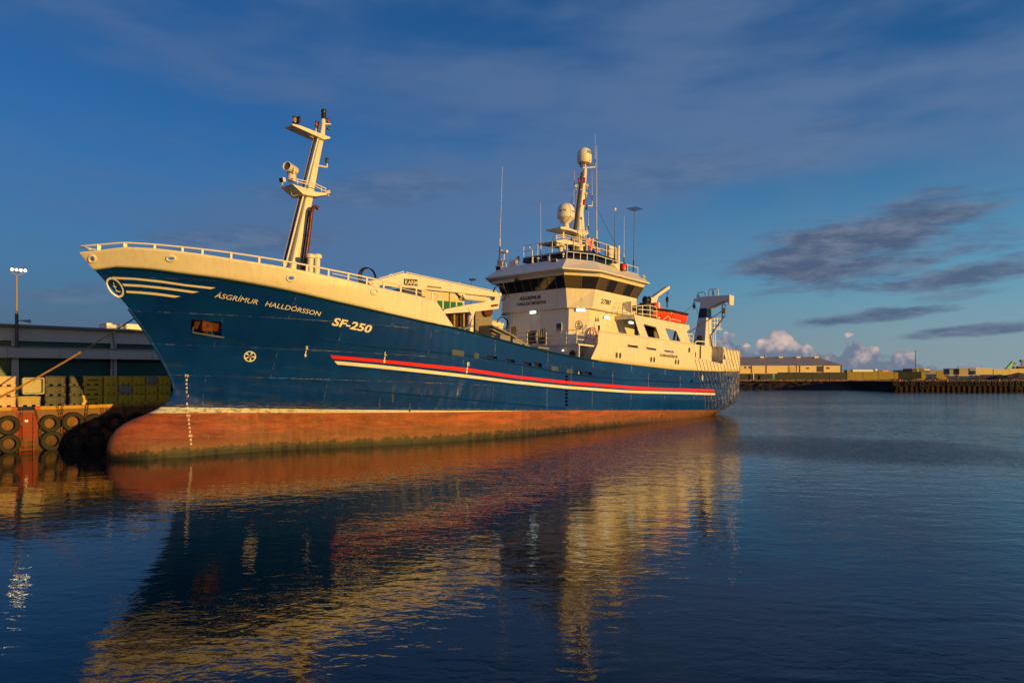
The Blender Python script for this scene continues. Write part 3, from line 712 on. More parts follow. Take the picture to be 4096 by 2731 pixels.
mb.build('rail_dummy', RAIL, ship) if False else mb.bm.free()
mb = MB(); mb.tube([inst(x, y, 6.42) for x, y in ((2395, 1321), (2500, 1336), (2650, 1358), (2775, 1374))], .045, 6); mb.build('capping_rail', MATS['roof_paint'], topsides)
s_, z_ = hinv(2809, 1511)
mb = MB(); mb.face([on_hull(s_+.16*math.cos(a), z_+.26*math.sin(a), .03) for a in (2*math.pi*i/18 for i in range(18))]); mb.build('stern_thruster_mark', LETW, hull)
for k in range(4):
    mb = MB(); a = math.pi/4+k*math.pi/2; mb.face([on_hull(s_+.08*math.cos(a)+.035*math.cos(q), z_+.13*math.sin(a)+.06*math.sin(q), .04) for q in (2*math.pi*i/8 for i in range(8))]); mb.build('mark_spot', BLACK, hull)

# ------------------------------------------------------------------ wheelhouse and deckhouse
def oct_ring(z, f, w, cs, ct, aft, at=None):
    at = ct if at is None else at
    return [Vector(p) for p in ((f, w, z), (cs, ct, z), (aft, at, z), (aft, -at, z), (cs, -ct, z), (f, -w, z))]
R_dk0 = oct_ring(4.6, 33.0, 3.42, 34.25, 4.5, 41.0); R_dk1 = oct_ring(9.57, 33.0, 3.42, 34.25, 4.5, 41.0)
R0 = oct_ring(9.57, 32.68, 3.5, 34.0, 5.0, 40.4)
R1 = oct_ring(11.10, 32.45, 3.5, 34.3, 5.05, 40.4)
R2 = oct_ring(12.08, 32.05, 3.62, 34.35, 5.4, 40.9)
R3 = oct_ring(12.38, 31.95, 3.66, 34.3, 5.5, 41.0)
E0 = oct_ring(12.36, 31.05, 4.2, 33.75, 5.95, 41.0, 5.95); E1 = oct_ring(12.46, 31.05, 4.2, 33.75, 5.95, 41.0, 5.95)
E2 = oct_ring(13.46, 32.43, 3.52, 34.6, 4.6, 41.5, 4.4)
# roof aft corner comes to a point over the wing
house = MB(); house.loft([R_dk0, R_dk1]); deckhouse = house.build('deckhouse', WHITE, ship)
wb = MB(); wb.loft([R0, R1]); wheel = wb.build('wheelhouse', WHITE, ship)
mb = MB(); mb.loft([R1, R2], cap=False); mb.build('window_band', BLACK, wheel)
mb = MB(); mb.loft([[p+Vector((0, 0, .004)) for p in R2], R3]); mb.build('head_panel', WHITE, wheel)
mb = MB(); mb.loft([E0, E1, E2]); roof = mb.build('wheelhouse_roof', ROOFW, ship)
mb = MB(); mb.loft([[p+(p-Vector((37, 0, p[2])))*-.0 for p in oct_ring(12.37, 31.07, 4.18, 33.77, 5.93, 40.98, 5.93)], oct_ring(12.375, 31.07, 4.18, 33.77, 5.93, 40.98, 5.93)]); mb.build('soffit', WHITE, roof)
def panes(i0, i1, k, m, gap=.09, e0=.06, e1=.06, z0=.06, z1=.95):
    a0, a1, b0, b1 = R1[i0], R1[i1], R2[i0], R2[i1]; L_ = (a1-a0).length; out = (a1-a0).cross(b0-a0); out.normalize()
    c = Vector((37, 0, 11.5))
    if out.dot((a0+a1)/2-c) < 0: out = -out
    W = (L_-e0-e1-gap*(k-1))/k
    for j in range(k):
        x0 = (e0+j*(W+gap))/L_; x1 = x0+W/L_
        P = lambda x, y: lerp(lerp(a0, a1, x), lerp(b0, b1, x), y)
        q = [P(x0, z0), P(x1, z0), P(x1, z1), P(x0, z1)]
        mb = MB(); mb.loft([q, [p+out*.02 for p in q]]); g = mb.build('window', m[j % len(m)], wheel)
    for j in range(k+1):
        x = (e0-gap/2+j*(W+gap))/L_; x = min(max(x, .004), .996)
        p0, p1 = lerp(a0, a1, x)+out*.03, lerp(b0, b1, x)+out*.03
        mb = MB(); mb.beam(p0, p1, gap*.6, .05, up=out); mb.build('mullion', GLINTM, wheel)
GLINTM = mat('mullion_glint', (.16, .10, .045), .3)  # warm glint on the dark mullions put into their colour
panes(5, 0, 8, [GLASS]); panes(0, 1, 2, [GLASS2, GLASS]); panes(1, 2, 5, [GLASS2, GLASS]); panes(4, 5, 2, [GLASS])
# bands above/below the windows, plate seams
mb = MB(); mb.loft([[p+(Vector((0, 0, -.02))) for p in oct_ring(9.57, 32.64, 3.52, 33.98, 5.03, 40.4)], oct_ring(9.62, 32.64, 3.52, 33.98, 5.03, 40.4)]); mb.build('lower_trim', ROOFW, wheel)
# name on the wheelhouse front, number on its side
def front_pt(px, py):   # on the raked front panel
    a, b_ = R0[0], R1[0]; s = 32.6
    for _ in range(8): p = S(px, py, s); s = lerp(a[0], b_[0], (p[2]-a[2])/(b_[2]-a[2]))
    return p
nf = Vector((-1, 0, 0))
for body, bl, br, tl in (('ÁSGRÍMUR', (2078, 1203), (2164, 1195), (2080, 1188)), ('HALLDÓRSSON', (2069, 1224), (2183, 1214), (2068, 1211))):
    a, b_, c = front_pt(*bl)+nf*.05, front_pt(*br)+nf*.05, front_pt(*tl)+nf*.05
    mb = MB(); put_text(mb, body, lambda x, y: a+(b_-a)*x+(c-a)*y, bold=0)
    g = bmesh.ops.extrude_face_region(mb.bm, geom=list(mb.bm.faces)); bmesh.ops.translate(mb.bm, vec=(.03, 0, 0), verts=[v for v in g['geom'] if isinstance(v, bmesh.types.BMVert)])
    mb.build('name_lettering', LETD, wheel)
def side_pt(px, py, off=.02):
    a, b_ = R0[1], R1[1]; t = 5.0
    for _ in range(8): p = T(px, py, t); t = lerp(a[1], b_[1], (p[2]-a[2])/(b_[2]-a[2]))
    return p+Vector((0, off, 0))
a, b_, c = side_pt(2401, 1213), side_pt(2440, 1220), side_pt(2405, 1194)
mb = MB(); put_text(mb, '2780', lambda x, y: a+(b_-a)*x+(c-a)*y, bold=.02, shear=.15); mb.build('number_lettering', LETD, wheel)
# deckhouse details
def chpt(px, py):       # on the deckhouse chamfer
    A_, B_ = R_dk1[0], R_dk1[1]; nn = Vector((B_[1]-A_[1], -(B_[0]-A_[0]), 0)); nn = Vector((-(B_[1]-A_[1]), (B_[0]-A_[0]), 0)).normalized()
    r = rl(px, py); k = (A_-CL).dot(nn)/r.dot(nn); return CL+r*k, nn
def rounded_window(name, pts, out, m, parent, rim=RAIL, r=.05):
    c = sum(pts, Vector())/4; ring = []
    for i in range(4):
        p, q0, q1 = pts[i], pts[i-1], pts[(i+1) % 4]; e0 = (q0-p).normalized()*.12; e1 = (q1-p).normalized()*.12
        for k in range(4): x = k/3; ring.append((p+e0)*(1-x)**2+2*(1-x)*x*p+(p+e1)*x**2)
    mb = MB(); mb.face([p+out*.015 for p in ring]); g = mb.build(name, m, parent)
    mb = MB(); mb.tube([p+out*.02 for p in ring], r, 6, closed=True); mb.build('window_rim', rim, g, smooth=True)
fo = Vector((-1, 0, 0)); sf = 33.0
for q in ([(2045, 1303), (2068, 1303), (2067, 1340), (2044, 1340)], [(2224, 1291), (2248, 1290), (2248, 1330), (2224, 1331)]):
    rounded_window('front_window', [S(*p, sf) for p in q], fo, GLASS, deckhouse)
rounded_window('side_window', [T(*p, 4.5) for p in ((2388, 1298), (2400, 1300), (2400, 1345), (2388, 1343))], Vector((0, 1, 0)), GLASS, deckhouse)
mb = MB()
for x in (2049, 2125, 2166, 2247):
    mb.tube([S(x, 1252, sf-.02), S(x, 1300 if x != 2125 else 1370, sf-.02)], .018, 5)
mb.build('front_seam', RAIL, deckhouse)
# oval badge and crest on the chamfer and side
def chfn(cx, cy, rx, ry, r0, r1, k=28, off=.02):
    rr = []
    for i in range(k+1):
        a = 2*math.pi*i/k; rr.append([(lambda q_: q_[0]+q_[1]*off)(chpt(cx+rx*r*math.cos(a), cy+ry*r*math.sin(a))) for r in (r0, r1)])
    return rr
sgn = 1 if chpt(2315, 1300)[1].dot(Vector((-1, 1, 0))) > 0 else -1
mb = MB(); mb.loft(chfn(2315, 1301, 14.5, 18.5, .88, 1, off=.02*sgn), closed=False, cap=False)
def chtext(mb, body, bl, br, tl, **k):
    (a, nn), (b2, _), (c2_, _) = chpt(*bl), chpt(*br), chpt(*tl); put_text(mb, body, lambda x, y: a+(b2-a)*x+(c2_-a)*y+nn*sgn*.02, **k)
chtext(mb, 'SIMEK', (2307, 1308), (2324, 1308), (2307, 1302), bold=.02)
for q in ([(2307, 1310.5), (2324, 1310.5), (2324, 1312), (2307, 1312)], [(2309, 1314), (2321, 1314), (2321, 1315.5), (2309, 1315.5)], [(2314, 1286), (2316, 1286), (2316, 1298), (2314, 1298)], [(2310, 1291), (2312, 1291), (2312, 1299), (2310, 1299)], [(2318, 1291), (2320, 1291), (2320, 1299), (2318, 1299)], [(2310, 1297), (2320, 1297), (2320, 1299), (2310, 1299)]):
    mb.face([chpt(*p)[0]+chpt(*p)[1]*sgn*.02 for p in q])
mb.build('oval_badge', LETD, deckhouse)
mb = MB()
for sg_ in (-1, 1):
    cx = 2388+sg_*1.5
    for p in ([(cx+sg_*7, 1256), (cx+sg_*2, 1272), (cx, 1284), (cx+sg_*1.6, 1284), (cx+sg_*3, 1274)], [(cx, 1276), (cx+sg_*4, 1272), (cx+sg_*7, 1286), (cx+sg_*1, 1285)]):
        mb.face([T(*q_, 4.52) for q_ in p])
mb.build('crest', mat('crest_dark', (.05, .02, .02), .5), deckhouse)
# lit lamps
def lamp(x0, y0, x1, y1, fn, parent, name='deck_lamp', out=Vector((0, 1, 0)), h=.16):
    a, b_ = fn(x0, y0), fn(x1, y1); mb = MB(); mb.beam(a+out*.08, b_+out*.08, .14, h+.06, up=(0, 0, 1)); g = mb.build(name, RAIL, parent)
    d = (b_-a)*.04; mb = MB(); mb.beam(a+d+out*.17-Vector((0, 0, .01)), b_-d+out*.17-Vector((0, 0, .01)), .06, h, up=(0, 0, 1)); mb.build('lamp_tube', LAMPON, g)
lamp(2125, 1251, 2149, 1249, lambda x, y: S(x, y, sf), deckhouse, out=fo)
lamp(2303, 1241, 2340, 1241.5, lambda x, y: chpt(x, y)[0], deckhouse, out=Vector((-.7, .7, 0)))
lamp(2411, 1268.5, 2432, 1273, lambda x, y: T(x, y, 4.5), deckhouse)
# platform before the deckhouse, well-deck wall, rail, stairs, reel
DK = mat('deck_grey', (.30, .30, .29), .6, var=.2)
mb = MB(); mb.box((31.9, .6, 6.42), (2.2, 11.0, .12)); plat = mb.build('fore_platform', WHITE, ship)
mb = MB(); mb.box((30.95, .0, 5.0), (.1, 12.2, 2.75)); mb.build('well_wall', WHITE, plat)
mb = MB(); p = S(2291, 1415, 30.9); mb.lathe(p+Vector((-.02, 0, 0)), [(.28, 0), (.28, -.04), (.2, -.06), (0, -.06)], 20, (1, 0, 0)); mb.build('wall_porthole', BLACK, plat)
mb = MB(); p = S(2258, 1403, 30.9); mb.lathe(p+Vector((-.08, 0, 0)), [(.04, .1), (.08, .0), (.13, -.12), (.0, -.13)], 14, (1, 0, -.4)); g = mb.build('flood_lamp', RAIL, plat)
mb = MB(); mb.ball(p+Vector((-.22, 0, .02)), .06); mb.build('lamp_bulb', LAMPON, g)
def railing(name, path, hts, posts, parent, r=.028, m=RAIL):
    """path: base points; one tube per height, posts at each listed point"""
    mb = MB()
    for h in hts: mb.tube([Vector(p)+Vector((0, 0, h)) for p in path], r, 6)
    for p in posts: mb.cyl(Vector(p), Vector(p)+Vector((0, 0, hts[-1])), r*1.1)
    return mb.build(name, m, parent, smooth=True)
s8 = 30.86
base = [Vector((s8, t, 6.48)) for t in np.linspace(-5, 5.9, 12)]
railing('platform_rail', [base[0], base[-1], base[-1]+Vector((.9, .0, 0))], (.35, .7, 1.03), base[::2]+[base[-1]], plat)
# stair down to the waist
mb = MB(); a0_, a1_ = Vector((31.0, 5.0, 6.5)), Vector((29.9, 5.0, 4.7))
a0_, a1_ = T(2376, 1340, 5.3), T(2338, 1433, 5.3); w_ = Vector((0, -.8, 0))
for o_ in (Vector(), w_): mb.beam(a0_+o_, a1_+o_, .06, .2)
for i in range(8): p = lerp(a0_, a1_, (i+.5)/8); mb.box(p+w_/2, (.26, .8, .04))
st = mb.build('stair', WHITE, plat)
mb = MB()
for o_ in (Vector(), w_):
    mb.tube([a0_+o_+Vector((.05, 0, .25)), a0_+o_+Vector((.0, 0, .9)), a1_+o_+Vector((0, 0, .85)), a1_+o_+Vector((0, 0, .1))], .028, 6); mb.tube([a0_+o_+Vector((0, 0, .45)), a1_+o_+Vector((0, 0, .45))], .022, 6)
mb.build('stair_rail', RAIL, st, smooth=True)
# hose reel on the platform
c = S(2121, 1348, 31.5); reel = MB(); reel.lathe(c, [(.62, -.05), (.62, 0), (.3, .02), (.3, .75), (.62, .77), (.62, .82)], 24, (.25, 1, 0)); rl_ = reel.build('hose_reel', STEEL, plat, smooth=True)
mb = MB(); mb.lathe(c+Vector((.01, .05, 0)), [(.5, .02), (.52, .1), (.52, .64), (.5, .7)], 24, (.25, 1, 0)); mb.build('wound_hose', mat('hose_brown', (.16, .10, .05), .8, var=.4, stretch=(1, 12, 1)), rl_, smooth=True)
mb = MB()
for dt in (1.0, 1.2, 1.45): mb.cyl(c+Vector((.1, dt, -.6)), c+Vector((.1, dt+.02, .45+dt*.15)), .05)
mb.box(c+Vector((.15, 1.25, -.3)), (.3, .6, .5)); mb.build('valve_stand', DARKST, rl_)

# after shelter: side plate with two raked openings, roof slab over the passage
ST = 6.3
def plate2d(outer, holes, t, th, name, m, parent, bevel=0):
    cu = bpy.data.curves.new('p', 'CURVE'); cu.dimensions = '2D'; cu.fill_mode = 'BOTH'; cu.extrude = th/2
    for poly in [outer]+holes:
        sp = cu.splines.new('POLY'); sp.points.add(len(poly)-1); sp.use_cyclic_u = True
        for q_, p in zip(sp.points, poly): q_.co = (p[0], p[2], 0, 1)
    o = bpy.data.objects.new('p', cu); col.objects.link(o); bpy.context.view_layer.update()
    me = bpy.data.meshes.new_from_object(o.evaluated_get(bpy.context.evaluated_depsgraph_get()))
    bpy.data.objects.remove(o)
    for v in me.vertices: x, y, z = v.co; v.co = (x, -(t+z), y)
    me.materials.clear(); me.materials.append(m); o = bpy.data.objects.new(name, me); me.name = name; col.objects.link(o); o.parent = parent; return o
def rnd(pts, r=.14):
    out = []
    for i in range(len(pts)):
        p, q0, q1 = pts[i], pts[i-1], pts[(i+1) % len(pts)]; e0 = (q0-p).normalized()*r; e1 = (q1-p).normalized()*r
        for k in range(4): x = k/3; out.append((p+e0)*(1-x)**2+2*(1-x)*x*p+(p+e1)*x**2)
    return out
Tp = lambda P: [T(x, y, ST) for x, y in P]
h1 = rnd(Tp([(2571, 1296), (2622, 1309), (2638, 1357), (2591, 1348)])); h2 = rnd(Tp([(2659, 1313), (2703, 1324), (2721, 1368), (2678, 1360)]))
outer = Tp([(2534, 1258), (2755, 1301), (2757, 1315), (2745, 1326), (2762, 1373), (2500, 1337), (2554, 1344), (2557, 1340), (2556, 1334), (2534, 1276)])
outer = Tp([(2534, 1258), (2755, 1301), (2757, 1315), (2745, 1326), (2762, 1375), (2560, 1345), (2558, 1337)])
shelter = plate2d(outer, [h1, h2], ST, .10, 'shelter_side', WHITE, ship)
plate2d(outer, [h1, h2], -ST, .10, 'shelter_side', WHITE, ship)
for h in (h1, h2): mb = MB(); mb.tube([Vector((p[0], ST+.04, p[2])) for p in h], .035, 6, closed=True); mb.build('opening_rim', mat('rim_grey', (.3, .27, .22), .5) if 'rim_grey' not in MATS else MATS['rim_grey'], shelter, smooth=True)
pr = T(2534, 1258, ST); pa = T(2755, 1301, ST)
mb = MB(); mb.prism([(pr[0], ST-.05, pr[2]-.35), (pr[0], ST-.05, pr[2]-.01), (pa[0], ST-.05, pa[2]-.01), (pa[0], ST-.05, pa[2]-.14), (pr[0]+.4, ST-.05, pr[2]-.14)], (0, -2*ST+.1, 0)); mb.build('shelter_roof', WHITE, shelter)
mb = MB(); mb.tube([T(x, y, ST+.03) for x, y in ((2536, 1262), (2557, 1334), (2554, 1343))], .04, 6); mb.build('opening_rim', RAIL, shelter)
mb = MB(); mb.box((44.5, 0, 7.0), (7.5, 5.6, 4.4)); mb.build('inner_casing', WHITE, shelter)
mb = MB(); c = T(2606, 1345, 4.3); mb.lathe(c+Vector((0, -.6, 0)), [(1.25, 0), (1.25, .08), (.5, .1), (.5, 1.0), (1.25, 1.02), (1.25, 1.1)], 28, (.3, 1, 0)); drum = mb.build('net_drum', STEEL, shelter, smooth=True)
mb = MB(); mb.lathe(c+Vector((0, -.5, 0)), [(.95, 0), (1.0, .1), (1.0, .85), (.95, .95)], 28, (.3, 1, 0)); mb.build('wound_net', mat('net_green', (.10, .10, .05), .9, var=.5, vscale=8), drum, smooth=True)
mb = MB(); c = T(2697, 1352, 4.6); mb.box(c, (.16, .16, 1.7), Matrix.Rotation(.35, 3, 'Y')); mb.box(c+Vector((.7, 0, -.1)), (.14, .14, 1.5), Matrix.Rotation(-.2, 3, 'Y')); mb.beam(c+Vector((-1, 0, -.5)), c+Vector((1.4, 0, .2)), .05, .05); mb.build('winch_frame', DARKST, shelter)
lamp(2509, 1289, 2526, 1291, lambda x, y: T(x, y, 4.9), deckhouse)
# pieces in the gap before the quarter, and the transverse plate
a, b_ = T(2777, 1400, 5.6), T(2847, 1400, 5.6)
mb = MB(); mb.box(((a[0]+b_[0])/2, 4.6, 6.85), (b_[0]-a[0], 2.0, 1.9)); gb = mb.build('gallows_base', STERNW, ship)
mb = MB(); mb.box((54.55, 5.05, 7.0), (.12, 2.3, 1.8)); mb.build('quarter_bulkhead', STERNW, gb)
mb = MB(); mb.box(T(2801, 1415, 5.62), (.25, .05, 1.6)); mb.box(T(2781, 1423, 5.62), (.2, .05, .7)); mb.build('base_recess', mat('olive_rust', (.10, .09, .04), .8, var=.6, vscale=8), gb)
mb = MB(); mb.tube([T(2778, 1392, 6.2), T(2781, 1370, 6.2), T(2788, 1364, 6.2), T(2818, 1366, 6.2)], .06, 8); mb.tube([T(2745, 1333, 6.2), T(2768, 1337, 6.2), T(2773, 1345, 6.2), T(2770, 1372, 6.2)], .05, 8); mb.tube([T(2748, 1352, 6.2), T(2771, 1355, 6.2)], .03, 6); mb.tube([T(2756, 1334, 6.2), T(2756, 1372, 6.2)], .03, 6); mb.build('quarter_rail', RAIL, gb, smooth=True)

# ------------------------------------------------------------------ trawl gallows
GT = 5.0
def gring(lf, md_, rt):
    m_ = T(*md_, GT); r_ = T(*rt, GT); l_ = S(*lf, m_[0]); l_ = Vector((m_[0], l_[1], m_[2])); r_ = Vector((r_[0], GT, m_[2])); return [l_, m_, r_, Vector((r_[0], l_[1], m_[2]))]
g0 = gring((2764, 1418), (2817, 1418), (2848, 1418)); g1 = gring((2792, 1272), (2825.5, 1270), (2845.6, 1272)); g2 = gring((2797.7, 1234), (2828, 1232), (2845.8, 1234)); g3 = gring((2807, 1188), (2831, 1185), (2847, 1190))
mb = MB(); mb.loft([g0, g1]); gal = mb.build('gallows', ROOFW, ship)
mb = MB(); mb.loft([g1, g2]); mb.build('blue_band', NAVY, gal)
mb = MB(); mb.loft([g2, g3]); mb.build('gallows_head', ROOFW, gal)
s3 = g3[1][0]; Sx = lambda P: [S(x, y, s3) for x, y in P]
mb = MB(); mb.prism(Sx([(2831, 1185), (2913, 1179.5), (2909, 1203), (2886, 1205), (2830, 1235)]), (.9, 0, 0)); arm = mb.build('outboard_arm', ROOFW, gal)
mb = MB(); mb.prism(Sx([(2807, 1188), (2800, 1189), (2774, 1196), (2774, 1204), (2805, 1208)]), (.8, 0, 0)); mb.build('inboard_arm', ROOFW, gal)
e = S(2913, 1179.5, s3); mb = MB(); mb.prism([e+Vector((-.05, 0, .02)), e+Vector((1.0, 0, .0)), e+Vector((.95, 0, -.95)), e+Vector((-.0, 0, -1.0))], (0, .16, 0)); mb.build('arm_end_plate', WHITE, arm, bevel=.03)
def pulley(name, c, r, w, parent, m1=RUSTY, axis=(.25, 1, 0)):
    mb = MB(); ax = Vector(axis).normalized(); c = Vector(c)
    for o_ in (-w/2, w/2-.03):
        q = []
        for i in range(16):
            a = 2*math.pi*i/16; q.append((r*(.75+.25*abs(math.sin(a)))*math.cos(a)*.62, r*math.sin(a)*1.25))
        x = ax.cross(Vector((0, 0, 1))).normalized(); pts = [c+ax*o_+x*a_+Vector((0, 0, b2)) for a_, b2 in q]; mb.prism(pts, ax*.05)
    mb.lathe(c-ax*w*.3, [(r*.5, 0), (r*.5, w*.6)], 16, ax); mb.cyl(c+Vector((0, 0, r*1.1)), c+Vector((0, 0, r*1.75)), .05)
    return mb.build(name, m1, parent)
pulley('hanging_block', S(2895, 1243, s3+.4), .52, .34, gal, STEEL); pulley('hanging_block', S(2776, 1224, s3+.4), .27, .2, gal, DARKST)
mb = MB()
for q in ([(2788, 1191), (2789, 1176), (2797, 1170), (2815, 1168), (2820, 1172), (2821, 1186)], [(2834, 1184), (2835, 1164), (2841, 1157), (2866, 1155), (2872, 1160), (2874, 1182)], [(2850, 1182), (2850, 1155)], [(2793, 1190), (2794, 1170)]):
    mb.tube([S(x, y, s3+.2) for x, y in q], .05, 6)
mb.build('hoop_rail', RAIL, gal, smooth=True)
mb = MB(); mb.cyl(S(2852, 1182, s3+.3), S(2852, 1164, s3+.3), .1); mb.build('top_lantern', BLACK, gal); mb = MB(); mb.cyl(S(2794, 1188, s3+.3), S(2794, 1182, s3+.3), .12); mb.build('top_lantern', BLACK, gal)
mb = MB(); sl_ = g0[2][0]+.1
tt = lambda x, y: T(x, y, 4.4)
for q in ([(2848, 1276), (2872, 1273), (2884, 1277)], [(2848, 1293), (2880, 1291)], [(2848, 1312), (2882, 1309)], [(2848, 1318), (2881, 1318)], [(2869, 1274), (2868, 1318)], [(2880, 1276), (2878, 1318)], [(2858, 1275), (2857, 1318)]): mb.tube([tt(*p) for p in q], .04, 6)
mb.beam(tt(2848, 1318), tt(2881, 1318), .5, .08); mb.build('gallows_platform', RAIL, gal, smooth=True)
mb = MB(); l0, l1 = (2853, 1318), (2851, 1396); r0, r1 = (2862, 1319), (2860, 1396)
mb.tube([tt(*l0), tt(*l1)], .035, 6); mb.tube([tt(*r0), tt(*r1)], .035, 6)
for i in range(8): k = (i+.5)/8; mb.tube([tt(lerp(l0[0], l1[0], k), lerp(l0[1], l1[1], k)), tt(lerp(r0[0], r1[0], k), lerp(r0[1], r1[1], k))], .025, 5)
mb.build('gallows_ladder', RAIL, gal, smooth=True)
mb = MB(); mb.tube([T(2750, 1333, 5.4), S(2886, 1246, s3+.4)], .045, 6); mb.tube([T(2843, 1340, 5.2), S(2897, 1264, s3+.4)], .06, 6); mb.tube([T(2738, 1248, 4.6), S(2770, 1222, s3+.4)], .02, 5); mb.tube([S(2782, 1226, s3+.4), T(2793, 1258, 4.9)], .02, 5)
mb.build('trawl_warp', mat('warp_rust', (.08, .03, .015), .8), gal)
mb = MB()
for i in range(12):
    p = lerp(T(2841, 1342, 5.15), T(2848, 1392, 5.15), i/11); mb.tube([p+Vector((.07*math.cos(a)*(i % 2), .07*math.cos(a)*((i+1) % 2), .13*math.sin(a))) for a in (2*math.pi*j/8 for j in range(8))], .022, 5, closed=True)
mb.build('hanging_chain', RUSTY, gal)
# doorway in the foot of the leg
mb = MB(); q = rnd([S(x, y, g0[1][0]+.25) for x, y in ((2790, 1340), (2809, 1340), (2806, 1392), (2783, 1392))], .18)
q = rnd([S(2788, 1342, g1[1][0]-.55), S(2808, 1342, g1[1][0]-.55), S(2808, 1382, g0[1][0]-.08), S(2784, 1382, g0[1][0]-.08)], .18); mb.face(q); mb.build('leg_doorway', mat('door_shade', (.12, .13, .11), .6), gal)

# ------------------------------------------------------------------ foremast
def mring(l, r, d):      # mast section: left and right edge pixels at t = 0, half width d athwart
    a, b_ = T(*l, 0), T(*r, 0); z = (a[2]+b_[2])/2; w = (b_[0]-a[0])
    c = (a[0]+b_[0])/2; out = []; d = w*.36
    for i in range(12):
        q = 2*math.pi*(i+.5)/12; sx, sy = math.cos(q), math.sin(q); e_ = .6
        out.append(Vector((c+w*.37*math.copysign(abs(sx)**e_, sx), d*math.copysign(abs(sy)**e_, sy), z)))
    return out
mb = MB(); mb.loft([mring((1140, 1085), (1200, 1090), .62), mring((1176, 930), (1228, 935), .52), mring((1214, 772), (1255, 783), .44), mring((1244, 650), (1277, 655), .36), mring((1269, 555), (1296, 558), .28)])
fm = mb.build('foremast', WHITE, ship, smooth=True)
mb = MB(); mb.loft([mring((1270, 552), (1300, 556), .24), mring((1283, 500), (1301, 503), .14)]); p = T(1290, 480, 0); mb.cyl(T(1293, 503, 0), T(1293, 478, 0), .13); mb.build('mast_head', WHITE, fm)
mb = MB(); c_ = T(1294, 479, 0); mb.lathe(c_, [(.14, 0), (.17, .1), (.12, .16), (.17, .3), (.12, .36), (.17, .5), (.14, .62), (0, .64)], 14); mb.build('mast_head_lantern', BLACK, fm, smooth=True)
def lantern(px, py, t, parent, h=.32, r=.11, body=BLACK, glass=REDLAMP, name='signal_lantern', pos=None):
    c = pos if pos is not None else T(px, py, t); mb = MB(); mb.lathe(c, [(r*.9, 0), (r, .05), (0, .06)], 12); mb.lathe(c+Vector((0, 0, h)), [(r*.9, 0), (r, .04), (r*.7, .08), (0, .09)], 12); g = mb.build(name, body, parent)
    mb = MB(); mb.lathe(c+Vector((0, 0, .05)), [(r*.75, 0), (r*.85, h*.4), (r*.75, h-.05)], 12); mb.build('lantern_glass', glass, g, smooth=True); return g
def platform(P, half, th, name, parent, t0=0.):   # fore-and-aft bracket plate: outline pixels on the port edge
    a = [T(x, y, half+t0) for x, y in P]; mb = MB(); mb.prism(a, (0, -2*half, 0)); return mb.build(name, WHITE, parent)
platform([(1168, 496), (1179, 497), (1208, 505), (1278, 533), (1321, 549), (1321, 554), (1299, 559), (1256, 540), (1170, 501)], .42, 0, 'upper_platform', fm)
mb = MB(); mb.prism([T(1170, 502, .1), T(1190, 517, .1), T(1254, 553, .1), T(1256, 541, .1)], (0, -.2, 0)); mb.build('platform_bracket', WHITE, fm)
lp = platform([(1168, 735), (1213, 777), (1263, 786), (1309, 779), (1308, 772), (1265, 768), (1213, 749), (1168, 736)], .62, 0, 'searchlight_platform', fm)
lantern(1178, 495, 0, fm, .35, .14, BLACK, mat('lantern_amber', (.35, .22, .06), .2)); mb = MB(); mb.prism([T(1186, 496, 0), T(1187, 470, 0), T(1192, 466, 0), T(1191, 497, 0)], (0, .3, 0)); mb.build('lantern_screen', BLACK, fm)
lantern(1313, 492, 0, fm, .22, .1); lantern(1313, 518, 0, fm, .2, .1, glass=mat('lantern_green', (.01, .12, .05), .2)); lantern(1265, 506, .2, fm, .24, .1); lantern(1307, 653, 0, fm, .24, .11, glass=DARKST)
mb = MB(); mb.tube([T(1265, 661, 0), T(1298, 668, 0), T(1308, 669, 0), T(1308, 655, 0)], .05, 6); mb.tube([T(1300, 496, 0), T(1322, 497, 0)], .05, 6); mb.cyl(T(1312, 497, 0), T(1312, 512, 0), .06); mb.cyl(T(1264, 516, .2), T(1264, 540, .2), .04); mb.build('lantern_bracket', RAIL, fm, smooth=True)
# searchlight
c0 = T(1164, 675, 0); ax = (T(1146, 673, 0)-T(1188, 680, 0)).normalized(); ax = Vector((-.9, .42, .05)).normalized()
mb = MB(); mb.lathe(c0-ax*.40, [(.14, -.10), (.23, -.04), (.27, .03), (.27, .76), (.29, .80), (.27, .82), (.25, .82), (.24, .74), (0, .72)], 24, ax); slt = mb.build('searchlight', WHITE, fm, smooth=True)
mb = MB(); mb.lathe(c0+ax*.345, [(.24, 0), (0, .02)], 24, ax); mb.build('searchlight_lens', mat('lens_glass', (.12, .14, .17), .05, .5), slt)
cb_ = T(1167, 720, 0); mb = MB(); mb.lathe(Vector((cb_[0], cb_[1], cb_[2]-.08)), [(.24, 0), (.27, .12), (.29, .16), (.24, .25), (.27, .32), (.22, .42), (.10, .46)], 20); mb.tube([c0+Vector((0, .4, 0)), c0+Vector((0, .36, -.35)), Vector((cb_[0], 0, cb_[2]+.36))], .05, 6); mb.tube([c0+Vector((0, -.4, 0)), c0+Vector((0, -.36, -.35)), Vector((cb_[0], 0, cb_[2]+.36))], .05, 6); mb.build('searchlight_mount', WHITE, slt, smooth=True)
def flood(c, d, parent, w=.34, name='floodlight'):
    c = Vector(c); d = Vector(d).normalized(); up = Vector((0, 0, 1)); mb = MB(); mb.beam(c-d*.12, c+d*.1, w*.75, w*.6, w2=w, h2=w*.85); mb.tube([c-Vector((0, 0, .0)), c-Vector((0, 0, w*.9))], .03, 5); g = mb.build(name, ROOFW, parent)
    mb = MB(); mb.beam(c+d*.1, c+d*.115, w*.88, w*.72); mb.build('flood_glass', mat('flood_glass', (.08, .08, .07), .1, .4) if 'flood_glass' not in MATS else MATS['flood_glass'], g)
